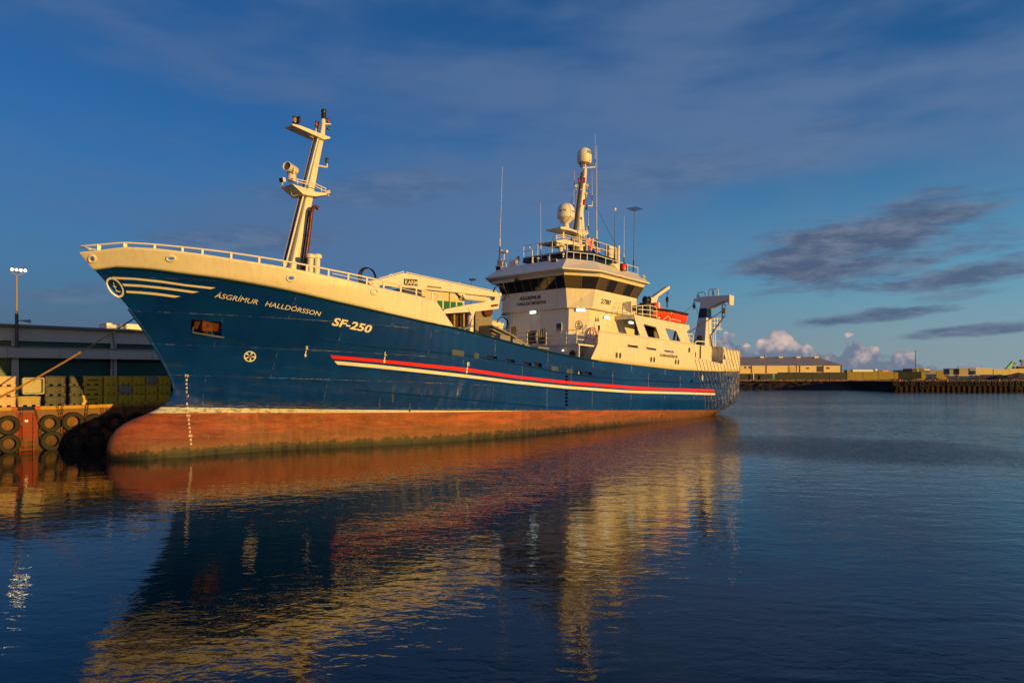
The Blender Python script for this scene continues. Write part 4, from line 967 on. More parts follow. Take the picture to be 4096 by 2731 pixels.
flood(T(1130, 720, .5), (-1, .2, -.3), lp); flood(T(1315, 770, .3), (.9, .6, .2), lp, .26)
mb = MB()
for h in ((1174, 713, 1304, 755), (1174, 723, 1303, 766)): mb.tube([T(h[0], h[1], .6), T((h[0]+h[2])/2+22, (h[1]+h[3])/2+1, .6), T(h[2], h[3], .6)], .03, 6); mb.tube([T(h[0], h[1], -.6)+Vector((0, 0, 0)), T(h[0], h[1], .6)], .03, 6)
for x, y0, y1 in ((1190, 717, 736), (1238, 733, 754), (1286, 750, 768), (1303, 755, 772)): mb.tube([T(x, y0, .6), T(x, y1, .6)], .025, 5)
mb.build('platform_rail', RAIL, lp, smooth=True)
mb = MB(); mb.tube([T(1165, 768, .2), T(1166, 780, .2), T(1172, 784, .2), T(1192, 780, .2)], .035, 6); mb.build('bent_pipe', STEEL, lp, smooth=True)
# cable tray and ladder up the fore side, exhaust pipe aft
def ladder(name, p0, p1, w, k, parent, m=DARKST, r=.03):
    p0, p1 = Vector(p0), Vector(p1); mb = MB(); w = Vector(w)
    mb.tube([p0, p1], r, 5); mb.tube([p0+w, p1+w], r, 5)
    for i in range(k): q = lerp(p0, p1, (i+.5)/k); mb.tube([q, q+w], r*.75, 5)
    return mb.build(name, m, parent)
ladder('mast_ladder', T(1125, 1064, 0), T(1270, 490, 0), (.34, 0, .03), 52, fm, STEEL, .02)
mb = MB(); mb.beam(T(1134, 1064, .05), T(1276, 488, .05), .11, .07, up=(1, 0, .2)); mb.build('cable_tray', mat('tray_brown', (.05, .035, .02), .8, var=.4), fm)
mb = MB(); mb.beam(T(1141, 1065, .3), T(1273, 550, .2), .06, .09); mb.build('cable_guard', WHITE, fm)
ex = [(1217, 1072), (1224, 1020), (1234, 950), (1246, 850), (1248, 838), (1254, 829), (1262, 827), (1268, 830), (1273, 836)]
mb = MB(); mb.tube([T(x, y, .75) for x, y in ex], [.125, .12, .115, .11, .11, .11, .11, .115, .12], 14); mb.cyl(T(1215, 1082, .75), T(1217, 1071, .75), .24, .22); mb.build('exhaust_pipe', COPPER, fm, smooth=True)
mb = MB(); mb.tube([T(1204, 1070, .5), T(1236, 842, .5)], .05, 6)
for x, y in ((1205, 1042), (1219, 943), (1233, 846)): mb.tube([T(x, y, .4), T(x+16, y, .9)], .035, 5)
mb.build('pipe_bracket', RUSTY, fm)
# mushroom ventilators beside the mast
for x in (1240, 1267):
    mb = MB(); a = T(x, 1100, 1.5); mb.cyl(a, a+Vector((0, 0, 1.15)), .17, k=14); mb.lathe(a+Vector((0, 0, .95)), [(.17, 0), (.26, .02), (.26, .22), (.2, .28), (0, .3)], 16); mb.build('deck_ventilator', WHITE, ship, smooth=True)
mb = MB()
for k in range(3): mb.tube([T(1467, 1118, 2)+Vector((.62*math.cos(a)*(1-.06*k), .1*k, .62*math.sin(a)*(1-.05*k)+.12)) for a in (2*math.pi*i/20 for i in range(20))], .035, 6, closed=True)
mb.build('hose_loop', RUBBER, ship, smooth=True)

# ------------------------------------------------------------------ fish crane on the port side, its twin to starboard
def build_crane(t, dx=0., dz=0.):
    Q = lambda P: [T(x, y, 3.0)+Vector((dx, t-3.0, dz)) for x, y in P]
    mb = MB(); th = .55
    mb.prism(Q([(1470, 1125), (1518, 1118), (1613, 1092), (1625, 1093), (1994, 1171), (2005, 1176), (2007, 1182), (2003, 1188), (1990, 1188), (1836, 1171), (1690, 1156), (1560, 1145), (1480, 1137)]), (0, -th, 0)); cr = mb.build('deck_crane', WHITE, ship, bevel=.03)
    mb = MB(); mb.prism([p+Vector((0, -.05, 0)) for p in Q([(2005, 1185), (1997, 1235), (1985, 1236), (1900, 1246), (1780, 1254), (1772, 1246), (1785, 1236), (1870, 1219), (1950, 1207), (1980, 1201), (1984, 1185)])], (0, -.4, 0)); mb.build('jib', WHITE, cr, bevel=.02)
    mb = MB(); a, b_ = Q([(1862, 1187), (1953, 1197)]); mb.cyl(a-Vector((0, .25, 0)), b_-Vector((0, .25, 0)), .20, k=16); mb.cyl(Q([(1850, 1182)])[0]-Vector((0, .25, 0)), b_+(b_-a)*.12-Vector((0, .25, 0)), .10, k=12); mb.build('boom_cylinder', WHITE, cr, smooth=True)
    mb = MB(); mb.prism([p+Vector((0, -.1, 0)) for p in Q([(1835, 1172), (1862, 1174), (1860, 1190), (1853, 1192)])], (0, -.3, 0)); mb.prism([p+Vector((0, -.1, 0)) for p in Q([(1943, 1208), (1953, 1192), (1960, 1190), (1968, 1200), (1975, 1203)])], (0, -.3, 0)); mb.build('pin_lug', WHITE, cr)
    for q_ in ((2000, 1178), (1857, 1184)): mb = MB(); c = Q([q_])[0]; mb.lathe(c+Vector((0, .0, 0)), [(.13, 0), (.13, .05), (.05, .07), (.0, .08)], 14, (0, 1, 0)); mb.build('pivot_pin', RAIL, cr, smooth=True)
    mb = MB(); c = Q([(1487, 1128)])[0]; mb.cyl(c+Vector((.3, -.28, -2.0)), c+Vector((.3, -.28, .0)), .45, .4, 20); mb.build('crane_pedestal', WHITE, cr, smooth=True)
    mb = MB()
    for k in range(2): mb.tube([p+Vector((0, .06*k, .04*k)) for p in Q([(1973, 1168), (1978, 1152), (1990, 1145), (2005, 1146), (2020, 1162), (2024, 1182), (2017, 1198), (2004, 1202)])], .035, 6)
    mb.tube(Q([(1843, 1183), (1833, 1190), (1838, 1199), (1850, 1202), (1862, 1199)]), .035, 6); mb.build('hydraulic_hose', RUBBER, cr, smooth=True)
    mb = MB(); c = Q([(1970, 1244)])[0]+Vector((0, -.6, 0)); mb.lathe(c+Vector((0, -.35, 0)), [(.38, 0), (.4, .05), (.3, .1), (.3, .6), (.4, .65), (.38, .7)], 20, (-.2, 1, 0)); mb.beam(Q([(1965, 1224)])[0]+Vector((0, -.2, 0)), Q([(1996, 1219)])[0]+Vector((0, -.2, 0)), .3, .15); mb.build('crane_winch', RUSTY, cr, smooth=True)
    mb = MB(); p0 = Q([(1513, 1120)])[0]; mb.tube([p+Vector((0, .05, .06)) for p in Q([(1513, 1118), (1613, 1090)])], .035, 5); mb.tube([p+Vector((0, -.05, .05)) for p in Q([(1625, 1092), (1990, 1169)])], .035, 5); mb.build('boom_pipe', RAIL, cr)
    for x, y in ((1573, 1105), (1845, 1139)): mb = MB(); c = Q([(x, y)])[0]; mb.tube([c+Vector((.14*math.cos(a), -.2, .14*math.sin(a))) for a in (2*math.pi*i/12 for i in range(12))], .035, 5, closed=True); mb.build('lifting_eye', RAIL, cr)
    mb = MB(); mb.prism([p+Vector((0, .05, 0)) for p in Q([(1615, 1115), (1668, 1119), (1670, 1144), (1615, 1139)])], (0, -.06, 0)); plt = mb.build('maker_plate', LETD, cr)
    a, b_, c = [p+Vector((0, .065, 0)) for p in Q([(1618, 1136), (1667, 1141), (1618, 1118)])]; mb = MB(); put_text(mb, 'KARM', lambda x, y: a+(b_-a)*x+(c-a)*y, bold=.01); mb.build('plate_lettering', LETW, plt)
    mb = MB(); mb.prism([p+Vector((0, .04, 0)) for p in Q([(1707, 1141), (1765, 1148), (1765, 1155), (1707, 1149)])], (0, -.05, 0)); p2 = mb.build('load_plate', mat('load_plate', (.45, .38, .25), .6) if 'load_plate' not in MATS else MATS['load_plate'], cr)
    a2, b2, c2_ = [p+Vector((0, .055, 0)) for p in Q([(1711, 1148.5), (1762, 1154), (1711, 1143.5)])]; mb = MB(); put_text(mb, 'SWL 4T 3-14.5M', lambda x, y: a2+(b2-a2)*x+(c2_-a2)*y); mb.build('plate_lettering', LETD, p2)
    mb = MB(); a = Q([(1890, 1330), (1890, 1262)]); mb.cyl(a[0]+Vector((0, -.2, -1)), a[1]+Vector((0, -.2, 0)), .22, k=16); mb.prism([p for p in Q([(1872, 1232), (1906, 1228), (1893, 1272)])], (0, -.3, 0)); mb.tube([p+Vector((0, .03, 0)) for p in Q([(1890, 1268), (1877, 1330)])], .06, 6); mb.build('boom_rest', WHITE, cr, smooth=True)
    return cr
build_crane(3.0); d_ = T(2016, 1300, -3.2)-T(2006, 1182, 3.0); build_crane(-3.2, d_[0], d_[2])

# ------------------------------------------------------------------ work deck between crane and wheelhouse
wx = lambda P, t: [T(x, y, t) for x, y in P]
mb = MB(); mb.prism(wx([(1902, 1345), (1902, 1240), (1968, 1246), (1968, 1360)], 2.4), (0, -2.2, 0)); tb = mb.build('fish_separator', TIMBER, ship)
mb = MB(); mb.prism(wx([(1900, 1268), (1973, 1278), (1973, 1283), (1900, 1273)], 2.45), (0, -.2, 0)); mb.prism(wx([(1898, 1240), (1970, 1246), (1970, 1250), (1898, 1244)], 2.45), (0, -2.3, 0)); mb.build('separator_trim', STEEL, tb)
mb = MB(); mb.prism(wx([(1780, 1345), (1780, 1255), (1890, 1245), (1890, 1345)], 1.2), (0, -.2, 0)); bay = mb.build('net_bay_wall', PLYW, ship)
for x in (1815, 1853): mb = MB(); a, b_ = T(x, 1340, 1.6), T(x, 1251, 1.6); mb.beam(a, b_, .16, .16); mb.build('bay_post', mat('post_yellow', (.45, .25, .06), .7, var=.3) if 'post_yellow' not in MATS else MATS['post_yellow'], bay)
for q in ([(1815, 1316), (1835, 1311)], [(1838, 1321), (1868, 1309), (1884, 1304)], [(1960, 1302), (2035, 1338), (2100, 1385)], [(1962, 1318), (2030, 1352)]): a = wx(q, 4.2); mb = MB(); [mb.beam(a[i], a[i+1], .5, .09) for i in range(len(a)-1)]; mb.build('sorting_chute', STEEL, ship)
mb = MB(); mb.prism(wx([(1966, 1300), (2050, 1340), (2120, 1384), (2120, 1410), (1966, 1370)], 3.6), (0, -1.6, 0)); mb.build('chute_box', mat('chute_tan', (.34, .28, .19), .6, var=.3, rust=.2), ship)
mb = MB(); [mb.box(T(x, y, 5.4), (1.0, .5, .35)) for x, y in ((2010, 1352), (2060, 1368))]; mb.box(T(2160, 1392, 5.6), (1.2, .7, .12)); mb.build('hatch_cover', STEEL, ship)
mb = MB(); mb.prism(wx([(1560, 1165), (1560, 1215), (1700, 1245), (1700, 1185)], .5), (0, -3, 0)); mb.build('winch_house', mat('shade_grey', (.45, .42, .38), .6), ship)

# ------------------------------------------------------------------ gear on the wheelhouse roof
RZ = 13.48
mb = MB(); mb.prism([Vector((35.3, 3.2, 13.5)), Vector((38.8, 3.4, 13.5)), Vector((40.5, 2.6, 13.5)), Vector((40.5, -2.6, 13.5)), Vector((38.8, -3.2, 13.5)), Vector((35.3, -3.0, 13.5)), Vector((34.2, -2, 13.5)), Vector((34.2, 2, 13.5))], (0, 0, .75)); mi_ = mb.build('monkey_island', NAVY, roof)
mb = MB(); mb.prism([Vector((34.9, 3.7, 14.25)), Vector((39.0, 3.7, 14.25)), Vector((40.7, 2.8, 14.25)), Vector((40.7, -2.8, 14.25)), Vector((38.9, -3.5, 14.25)), Vector((34.9, -3.4, 14.25)), Vector((33.9, -2.4, 14.25)), Vector((33.9, 2.4, 14.25))], (0, 0, .22)); mb.build('island_rim', NAVY, mi_)
ir = [Vector((33.9, -2.4, 14.47)), Vector((33.9, 2.4, 14.47)), Vector((34.9, 3.7, 14.47)), Vector((39, 3.7, 14.47)), Vector((40.7, 2.8, 14.47))]
railing('island_rail', ir, (.5, 1.0), [lerp(ir[i], ir[i+1], k/3) for i in range(4) for k in range(3)], mi_)
er = [E2[4]+Vector((0, 0, 0)), E2[5], E2[0], E2[1], E2[2]]
pp = [lerp(er[i], er[i+1], k/4) for i in range(4) for k in range(4)]+[er[-1]]
railing('roof_rail', er, (.33, .62) if False else (.55,), pp, roof)
# main mast
def mring2(l, r, d): return mring(l, r, d)
mb = MB(); mb.loft([mring((2282, 1030), (2342, 1035), .8), mring((2294, 940), (2333, 945), .7), mring((2309, 850), (2330, 852), .5), mring((2325, 740), (2341, 742), .3), mring((2334, 676), (2346, 677), .22)]); mm = mb.build('main_mast', WHITE, ship, smooth=True)
def dome(px, py_top, py_bot, wpx, name, body, parent, s_lift=0., cone=True, cap=(2, 1)):
    c = T(px, py_bot, 0); top_ = T(px, py_top, 0); h = top_[2]-c[2]; r = (T(px+wpx/2, py_bot, 0)-T(px-wpx/2, py_bot, 0)); p0, p1 = T(px-wpx/2, py_bot, 0), T(px+wpx/2, py_bot, 0)
    depth = (P0+XA*(c[0]-30)+ZA*c[2]).y; rad = wpx*depth/F/2
    pr = [(rad*.9, -.02), (rad*1.0, .06), (rad, h-rad*.95)]+[(rad*math.cos(a), h-rad*.95+rad*.95*math.sin(a)) for a in (math.pi/2*i/8 for i in range(1, 9))]
    mb = MB(); mb.lathe(c, pr, 32); g = mb.build(name, RAIL, parent, smooth=True)
    mb = MB()
    if cone: mb.lathe(c, [(rad*.22, -.62), (rad*.3, -.55), (rad*1.03, -.02), (rad*1.03, .03)], 32)
    else: mb.lathe(c, [(rad*.2, -.3), (rad*.85, -.22), (rad*1.0, -.05), (rad*1.0, .03)], 32)
    mb.build('dome_base', WHITE, g, smooth=True); return g, c, rad, h
g, c, rad, h = dome(2263, 812, 872, 70, 'satellite_dome', '', mm)
g2_, c2, rad2, h2 = dome(2337, 591, 645, 58, 'satellite_dome', '', mm, cone=False)
def wrap_text(body, c, rad, ang, w, z, hh, parent, m, **k):
    mb = MB(); put_text(mb, body, lambda x, y: c+Vector((rad*1.012*math.cos(ang+(x-.5)*-w/rad), rad*1.012*math.sin(ang+(x-.5)*-w/rad), z+y*hh)), **k); mb.build('dome_lettering', m, parent)
va = math.atan2(CL[1]-0, CL[0]-c[0])     # bearing of the viewer from the domes
BLUEL = mat('letter_blue', (.02, .10, .28), .4)
wrap_text('Sea Tel', c, rad, va+.42, .62, .42, .2, g, BLUEL, bold=.02); wrap_text('SONAR', c, rad, va-.95, .5, .40, .16, g, LETD, shear=.2)
wrap_text('SAILOR', c2, rad2, va-.95, .8, .55, .26, g2_, LETD, bold=.02)
mb = MB(); mb.cyl(T(2263, 880, 0), T(2265, 912, 0), .2, .26); mb.cyl(T(2337, 652, 0), T(2339, 682, 0), .14, .18); mb.build('dome_pillar', WHITE, mm)
platform([(2241, 908), (2262, 907), (2296, 919), (2331, 930), (2331, 934), (2320, 938), (2293, 925), (2245, 915)], .8, 0, 'dome_platform', mm)
platform([(2331, 924), (2345, 925), (2356, 932), (2345, 943), (2331, 936)], .2, 0, 'aft_bracket', mm)
p2_ = platform([(2224, 963), (2260, 957), (2300, 968), (2338, 979), (2340, 984), (2320, 987), (2290, 980), (2228, 969)], 1.0, 0, 'radar_platform', mm)
platform([(2338, 978), (2362, 977), (2372, 987), (2355, 998), (2338, 990)], .2, 0, 'aft_bracket', mm)
mb = MB()
for dy in (0, 9): mb.tube([T(2222, 943+dy, 1.0), T(2258, 938+dy, 1.0), T(2340, 960+dy, 1.0), T(2368, 967+dy, 1.0)], .028, 5); mb.tube([T(2222, 943+dy, 1.0), T(2240, 955+dy*.9, -1)], .028, 5)
for x, y in ((2226, 943), (2263, 940), (2291, 947), (2344, 961), (2368, 967)): mb.tube([T(x, y, 1.0), T(x, y+19, 1.0)], .028, 5)
mb.build('platform_rail', RAIL, p2_, smooth=True)
# radars
mb = MB(); c = T(2252, 955, .0); mb.cyl(c, c+Vector((0, 0, .55)), .14, .1, 14); mb.lathe(c+Vector((0, 0, .55)), [(.1, 0), (.42, .08), (.44, .16), (.44, .34), (.36, .42), (0, .44)], 24); mb.build('gps_radome', WHITE, mm, smooth=True)
mb = MB(); c = T(2242, 1018, .6); mb.cyl(c, c+Vector((0, 0, .7)), .2, .18, 14); mb.lathe(c+Vector((0, 0, .65)), [(.3, 0), (.34, .1), (.34, .4), (.2, .5)], 18); a, b_ = T(2224, 975, .6), T(2262, 992, .6); mb.beam(a, b_, .16, .3); mb.build('radar_scanner', WHITE, mm, bevel=.02)
mb = MB(); mb.cyl(T(2320, 760, .3), T(2347, 752, .3), .02); mb.build('thin_arm', RAIL, mm)
for q in ([(2330, 672), (2380, 669), (2380, 652)], [(2322, 824), (2368, 824), (2369, 803)], [(2340, 984), (2370, 972)], [(2330, 929), (2350, 925)]): mb = MB(); mb.tube([T(x, y, .25) for x, y in q], .06, 6); mb.build('signal_yard', WHITE, mm, smooth=True)
for x, y, gl in ((2337, 731, REDLAMP), (2316, 733, REDLAMP), (2337, 819, REDLAMP), (2346, 838, DARKST), (2325, 668, DARKST), (2371, 970, DARKST), (2371, 985, REDLAMP)): lantern(x, y, .35, mm, .36 if y < 825 else .3, .12, glass=gl)
for x, y in ((2345, 776), (2349, 744), (2304, 746)): flood(T(x, y, .3), (.7, .7, -.1), mm, .34)
ladder('mast_ladder', T(2288, 910, .1), T(2319, 690, .1), (.35, 0, .03), 26, mm, STEEL, .025)
mb = MB(); mb.beam(T(2295, 940, .1), T(2326, 690, .1), .16, .1, up=(1, 0, 0)); mb.beam(T(2282, 1010, .2), T(2290, 940, .2), .2, .1, up=(1, 0, 0)); mb.build('cable_tray', MATS['tray_brown'], mm)
ladder('climbing_rail', T(2320, 1018, .85), T(2311, 925, .85), (.9, 0, -.1), 3, mm, STEEL, .03)
# whip antennas and their masts, wires
def whip(px0, py0, px1, py1, t, r0, r1, m=RAIL, name='whip_antenna', knob=None, kz=.0):
    a, b_ = T(px0, py0, t), T(px1, py1, t); mb = MB(); mb.tube([a, lerp(a, b_, .25), lerp(a, b_, .27), b_], [r0, r0, r1, r1*.6], 6); g = mb.build(name, m, roof)
    mb = MB(); mb.cyl(a, lerp(a, b_, .18), r0*1.5, r0*1.3); mb.build('antenna_foot', DARKST, g)
E1_, E2_ = 3.4, 4.2
whip(1997, 1056, 2010, 669, -2.6, .045, .018); whip(2164, 1040, 2162, 812, .5, .03, .013); whip(2387, 1040, 2387, 584, 3.4, .05, .025); whip(2380, 660, 2381, 535, 1.2, .02, .014)
whip(2458, 1060, 2460, 840, 3.8, .045, .04, DARKST); whip(2496, 1065, 2497, 868, 3.9, .03, .014); whip(2534, 1085, 2538, 840, 4.2, .05, .045, DARKST); whip(2369, 803, 2368, 681, .3, .02, .014); whip(2297, 742, 2298, 684, -.2, .02, .014); whip(2295, 830, 2296, 757, 0, .02, .014); whip(2354, 918, 2354, 846, .2, .03, .02); whip(2322, 960, 2318, 856, .9, .02, .014); whip(2500, 1020, 2500, 950, 3.9, .012, .008, DARKST)
mb = MB(); c = T(2538, 836, 4.2)
for i in range(5): mb.tube([c+Vector((-.55, -.5+.25*i, 0)), c+Vector((.55, -.5+.25*i, .0))], .018, 4); mb.tube([c+Vector((-.5+.25*i, -.55, 0)), c+Vector((-.5+.25*i, .55, 0))], .018, 4)
mb.tube([c+Vector((-.4, 0, 0)), c+Vector((0, 0, -.25)), c+Vector((.4, 0, 0))], .02, 4); mb.build('grid_antenna', DARKST, roof)
mb = MB(); mb.ball(T(2460, 838, 3.8), .12, sz=1.2); mb.build('gps_knob', RAIL, roof, smooth=True)
mb = MB(); mb.tube([T(2342, 748, .3), T(2516, 1085, 3.6)], .015, 4); mb.tube([T(2305, 768, -.2), T(2166, 1046, -.8)], .015, 4); mb.build('stay_wire', DARKST, mm)
# small things standing on the roof edge
mb = MB(); c = S(2002, 1058, 33); mb.box(c+Vector((0, 0, .1)), (.4, .5, .6)); mb.cyl(S(2016, 1065, 33), S(2016, 1018, 33), .05); 
for x in (2006, 2026): mb.ball(S(x, 1006, 33), .16); mb.tube([S(x, 1006, 33), S(2016, 1016, 33)], .08, 6)
mb.build('satphone_antenna', WHITE, roof, smooth=True)
mb = MB(); mb.cyl(S(2072, 1060, 33), S(2073, 1035, 33), .05); mb.lathe(S(2073, 1042, 33), [(.08, 0), (.16, .06), (.15, .2), (.1, .34), (0, .4)], 14); mb.build('weather_sensor', DARKST, roof, smooth=True)
mb = MB(); mb.tube([S(2129, 1052, 33.5), S(2129, 1000, 33.5), S(2124, 996, 33.5), S(2116, 996, 33.5)], .04, 6)
for k in range(3): mb.ball(S(2116, 992, 33.5)+Vector((.1*math.cos(2.1*k), .1*math.sin(2.1*k), .02)), .06)
mb.build('anemometer', RAIL, roof, smooth=True)
mb = MB(); mb.box(S(2054, 1055, 33), (.3, .8, .5)); mb.build('roof_box', WHITE, roof)
for x, y in ((2152, 1040), (2195, 1035), (2253, 1022)): mb = MB(); mb.cyl(S(x, y+8, 33.2), S(x, y-4, 33.2), .07, .05); mb.ball(S(x, y-6, 33.2), .13, sz=.7); mb.build('roof_knob', RAIL, roof, smooth=True)
for x, y in ((2218, 1047), (1996, 1074)):
    p = S(x, y, 32.2); flood(p, (-1, .1, -.35), roof, .55); mb = MB(); mb.beam(p+Vector((.0, 0, -.2)), p+Vector((.15, 0, -.55)), .35, .05); mb.build('flood_bracket', ROOFW, roof)
flood(T(2577, 1108, 5.3), (.5, .8, .4), roof, .42)
mb = MB(); mb.prism([T(2452, 1055, 4.9), T(2480, 1055, 4.9), T(2506, 1062, 4.9), T(2506, 1086, 4.9), T(2480, 1086, 4.9)], (0, -.5, 0)); sg = mb.build('sidelight_box', ROOFW, roof)
mb = MB(); mb.prism([T(2480, 1055, 4.93), T(2505, 1059, 4.93), T(2505, 1085, 4.93), T(2480, 1084, 4.93)], (0, .06, 0)); mb.build('sidelight_screen', BLACK, sg)
lantern(0, 0, 0, sg, .55, .17, glass=mat('port_red', (.8, .01, .01), .2, emit=(1, .03, .02), estr=.8), name='sidelight', pos=T(2497, 1083, 5.15))
mb = MB(); mb.box(Vector((39.3, 2.9, 14.6)), (.9, .5, 2.2)); mb.cyl((39.9, 3.4, 13.4), (39.9, 3.4, 15.8), .16, .12, 14); mb.build('antenna_locker', WHITE, roof)
# bell and beam before the windows
mb = MB(); a, b_ = S(1966, 1133, 31.9), S(2058, 1121, 31.9); mb.beam(a, b_, .12, .22); mb.tube([S(2010, 1125, 31.9), S(2026, 1178, 32.2)], .04, 5); mb.build('wiper_beam', ROOFW, wheel)
mb = MB(); mb.lathe(S(2065, 1127, 31.8), [(.18, 0), (.14, .08), (.11, .26), (.06, .32), (0, .33)], 18); mb.build('bell', mat('bronze_green', (.10, .14, .03), .35, .7), wheel, smooth=True)

# ------------------------------------------------------------------ boat deck: rails, screen, crane, winch
bd = [T(x, y, 6.1) for x, y in ((2535, 1260), (2600, 1272), (2632, 1278))]
def trail(name, P, t, r=.03, parent=None, m=RAIL):
    mb = MB()
    for q in P: mb.tube([T(x, y, t) for x, y in q], r, 6)
    return mb.build(name, m, parent or shelter, smooth=True)
trail('boat_deck_rail', [[(2530, 1209), (2546, 1211), (2546, 1262)], [(2530, 1227), (2546, 1230)], [(2530, 1245), (2546, 1248)], [(2546, 1225), (2572, 1222), (2600, 1222), (2620, 1226), (2627, 1234), (2627, 1276)], [(2552, 1237), (2600, 1240), (2627, 1246)], [(2552, 1254), (2600, 1259), (2627, 1263)], [(2570, 1222), (2570, 1264)], [(2600, 1222), (2600, 1270)], [(2653, 1278), (2672, 1264), (2678, 1268), (2680, 1286)], [(2680, 1274), (2722, 1284), (2720, 1296)]], 5.9, .035)
trail('wing_rail', [[(2468, 1212), (2502, 1208)], [(2463, 1229), (2500, 1226)], [(2458, 1247), (2500, 1244)], [(2470, 1211), (2452, 1260)], [(2492, 1210), (2476, 1262)], [(2455, 1243), (2455, 1262)]], 5.3, .025)
mb = MB(); mb.prism([S(x, y, 38.3) for x, y in ((2490, 1208), (2525, 1205), (2526, 1254), (2505, 1245), (2493, 1228))], (.08, 0, 0)); mb.prism([T(2525, 1205, 5.9), T(2528, 1206, 5.9), T(2529, 1256, 5.9), T(2526, 1254, 5.9)], (0, -.1, 0)); mb.build('wind_screen', ROOFW, shelter)
mb = MB(); mb.prism([S(2502, 1221, 38.25), S(2510, 1213, 38.25), S(2512, 1224, 38.25)], (-.1, 0, 0)); mb.build('screen_gusset', WHITE, shelter)
mb = MB(); mb.box(T(2550, 1250, 5.0), (.7, .7, 1.2)); mb.cyl(T(2537, 1242, 5.2), T(2537, 1222, 5.2), .35, .1); mb.box(T(2583, 1252, 5), (1.2, .8, 1.1)); mb.lathe(T(2575, 1226, 5), [(.35, -.3), (.35, .3)], 16, (.2, 1, 0)); mb.build('boat_winch', DARKST, shelter)
bc = MB(); bc.prism([T(x, y, 4.0) for x, y in ((2597, 1190), (2614, 1189), (2618, 1272), (2598, 1268))], (0, -.55, 0)); bcr = bc.build('boat_crane', WHITE, ship, bevel=.03)
mb = MB(); mb.prism([T(x, y, 3.95) for x, y in ((2612, 1190), (2634, 1173), (2669, 1148), (2680, 1144), (2680, 1155), (2672, 1160), (2634, 1186), (2628, 1208), (2614, 1212))], (0, -.4, 0)); mb.build('crane_jib', WHITE, bcr, bevel=.02)
mb = MB(); mb.tube([T(2633, 1275, 4.6), T(2633, 1213, 4.6), T(2633, 1207, 4.6)], [.17, .17, .06], 14); mb.build('gas_bottle', WHITE, bcr, smooth=True)
mb = MB(); mb.lathe(T(2587, 1200, 4.2), [(.35, -.25), (.35, -.2), (.22, -.18), (.22, .18), (.35, .2), (.35, .25)], 18, (1, .3, 0)); mb.lathe(T(2593, 1214, 4.2), [(.2, -.2), (.2, .2)], 14, (1, .3, 0)); mb.build('crane_drum', DARKST, bcr, smooth=True)
mb = MB(); mb.tube([T(2672, 1160, 3.8), T(2670, 1193, 3.8)], .025, 5); mb.tube([T(2664, 1164, 3.8), T(2668, 1190, 3.8)], .012, 4); mb.tube([T(2598, 1190, 4), T(2635, 1168, 4), T(2668, 1145, 4)], .02, 5); mb.build('hoist_wire', DARKST, bcr)
mb = MB(); mb.box(T(2669, 1198, 3.8), (.22, .2, .5)); mb.cyl(T(2669, 1205, 3.8), T(2669, 1230, 3.8), .07); mb.build('hook_block', DARKST, bcr, bevel=.02)

# ------------------------------------------------------------------ things carried by the ship
def ship_thing(name, at, label, cat, group=None): return empty(name, frame_ship(at), label, cat, group)
# rescue boat in its cradle
o_ = T(2690, 1285, 4.4); rb = ship_thing('rescue_boat', o_, 'orange rescue boat with a black rubber fender, hanging under the boat crane', 'rescue boat')
bw0, bw1 = T(2634, 1232, 5.2), T(2748, 1256, 5.2); Lb = bw1[0]-bw0[0]; mb = MB(o_); rings = []; gun = []
for i in range(15):
    x = i/14; s = lerp(bw0[0]-.35, bw1[0], x); hb = 1.12*(1-(1-min(x/.55, 1))**2.2)*(1-.1*x)+.04; zt = lerp(bw0[2], bw1[2], x)-.05; zb = zt-lerp(.55, 1.32, min(x*1.6, 1)) + (.22*max(x-.75, 0))
    rings.append([Vector((s, 4.2+sx*hb, z)) for sx, z in ((-1, zt), (-.97, lerp(zt, zb, .45)), (-.62, lerp(zt, zb, .82)), (0, zb), (.62, lerp(zt, zb, .82)), (.97, lerp(zt, zb, .45)), (1, zt), (.5, zt-.02), (-.5, zt-.02))]); gun.append(Vector((s, 4.2+hb, zt)))
mb.loft(rings); mb.build('boat_hull', ORANGE, rb, smooth=True)
mb = MB(o_); mb.tube([Vector((p[0], 8.4-p[1], p[2])) for p in gun[::-1]]+gun, .12, 10); mb.tube([gun[-1], Vector((gun[-1][0], 8.4-gun[-1][1], gun[-1][2]))], .1, 8); mb.build('rubber_fender', RUBBER, rb, smooth=True)
mb = MB(o_); z_ = bw0[2]; mb.loft([[Vector((bw0[0]+a, 4.2+b_, z_+c)) for a, b_, c in q] for q in ([(.2, -.5, -.05), (.2, .5, -.05), (2.0, .8, -.3), (2.0, -.8, -.3)], [(.6, -.35, .62), (.6, .35, .62), (1.1, .4, .6), (1.1, -.4, .6)])]); mb.build('bow_canopy', ORANGE, rb, bevel=.04)
mb = MB(o_); mb.tube([T(2748, 1262, 4.2), T(2742, 1282, 4.2), T(2736, 1290, 4.2)], .06, 6); mb.box(T(2724, 1290, 4.2), (.4, .2, .35)); mb.build('rudder_leg', ORANGE, rb)
mb = MB(o_); P = [T(x, y, 5.33) for x, y in ((2640, 1237), (2650, 1246), (2664, 1239), (2674, 1248), (2688, 1243), (2700, 1252), (2714, 1248), (2726, 1257), (2735, 1251))]
mb.tube(P, .022, 5); mb.tube([T(2693, 1238, 5.4), T(2686, 1276, 5.2)], .03, 5); mb.tube([T(2729, 1250, 5.4), T(2720, 1282, 5.0)], .03, 5); mb.build('grab_line', RUBBER, rb, smooth=True)
mb = MB(o_); [mb.beam(T(x, 1272, 4.2), T(x, 1290, 4.2), .1, 1.4) for x in (2655, 2700)]; mb.build('cradle', DARKST, rb)
mb = MB(o_); mb.prism([T(2685, 1250, 5.28), T(2689, 1250.6, 5.28), T(2687, 1257, 5.28), T(2683, 1256, 5.28)], (0, .03, 0)); mb.build('reflective_patch', RAIL, rb)
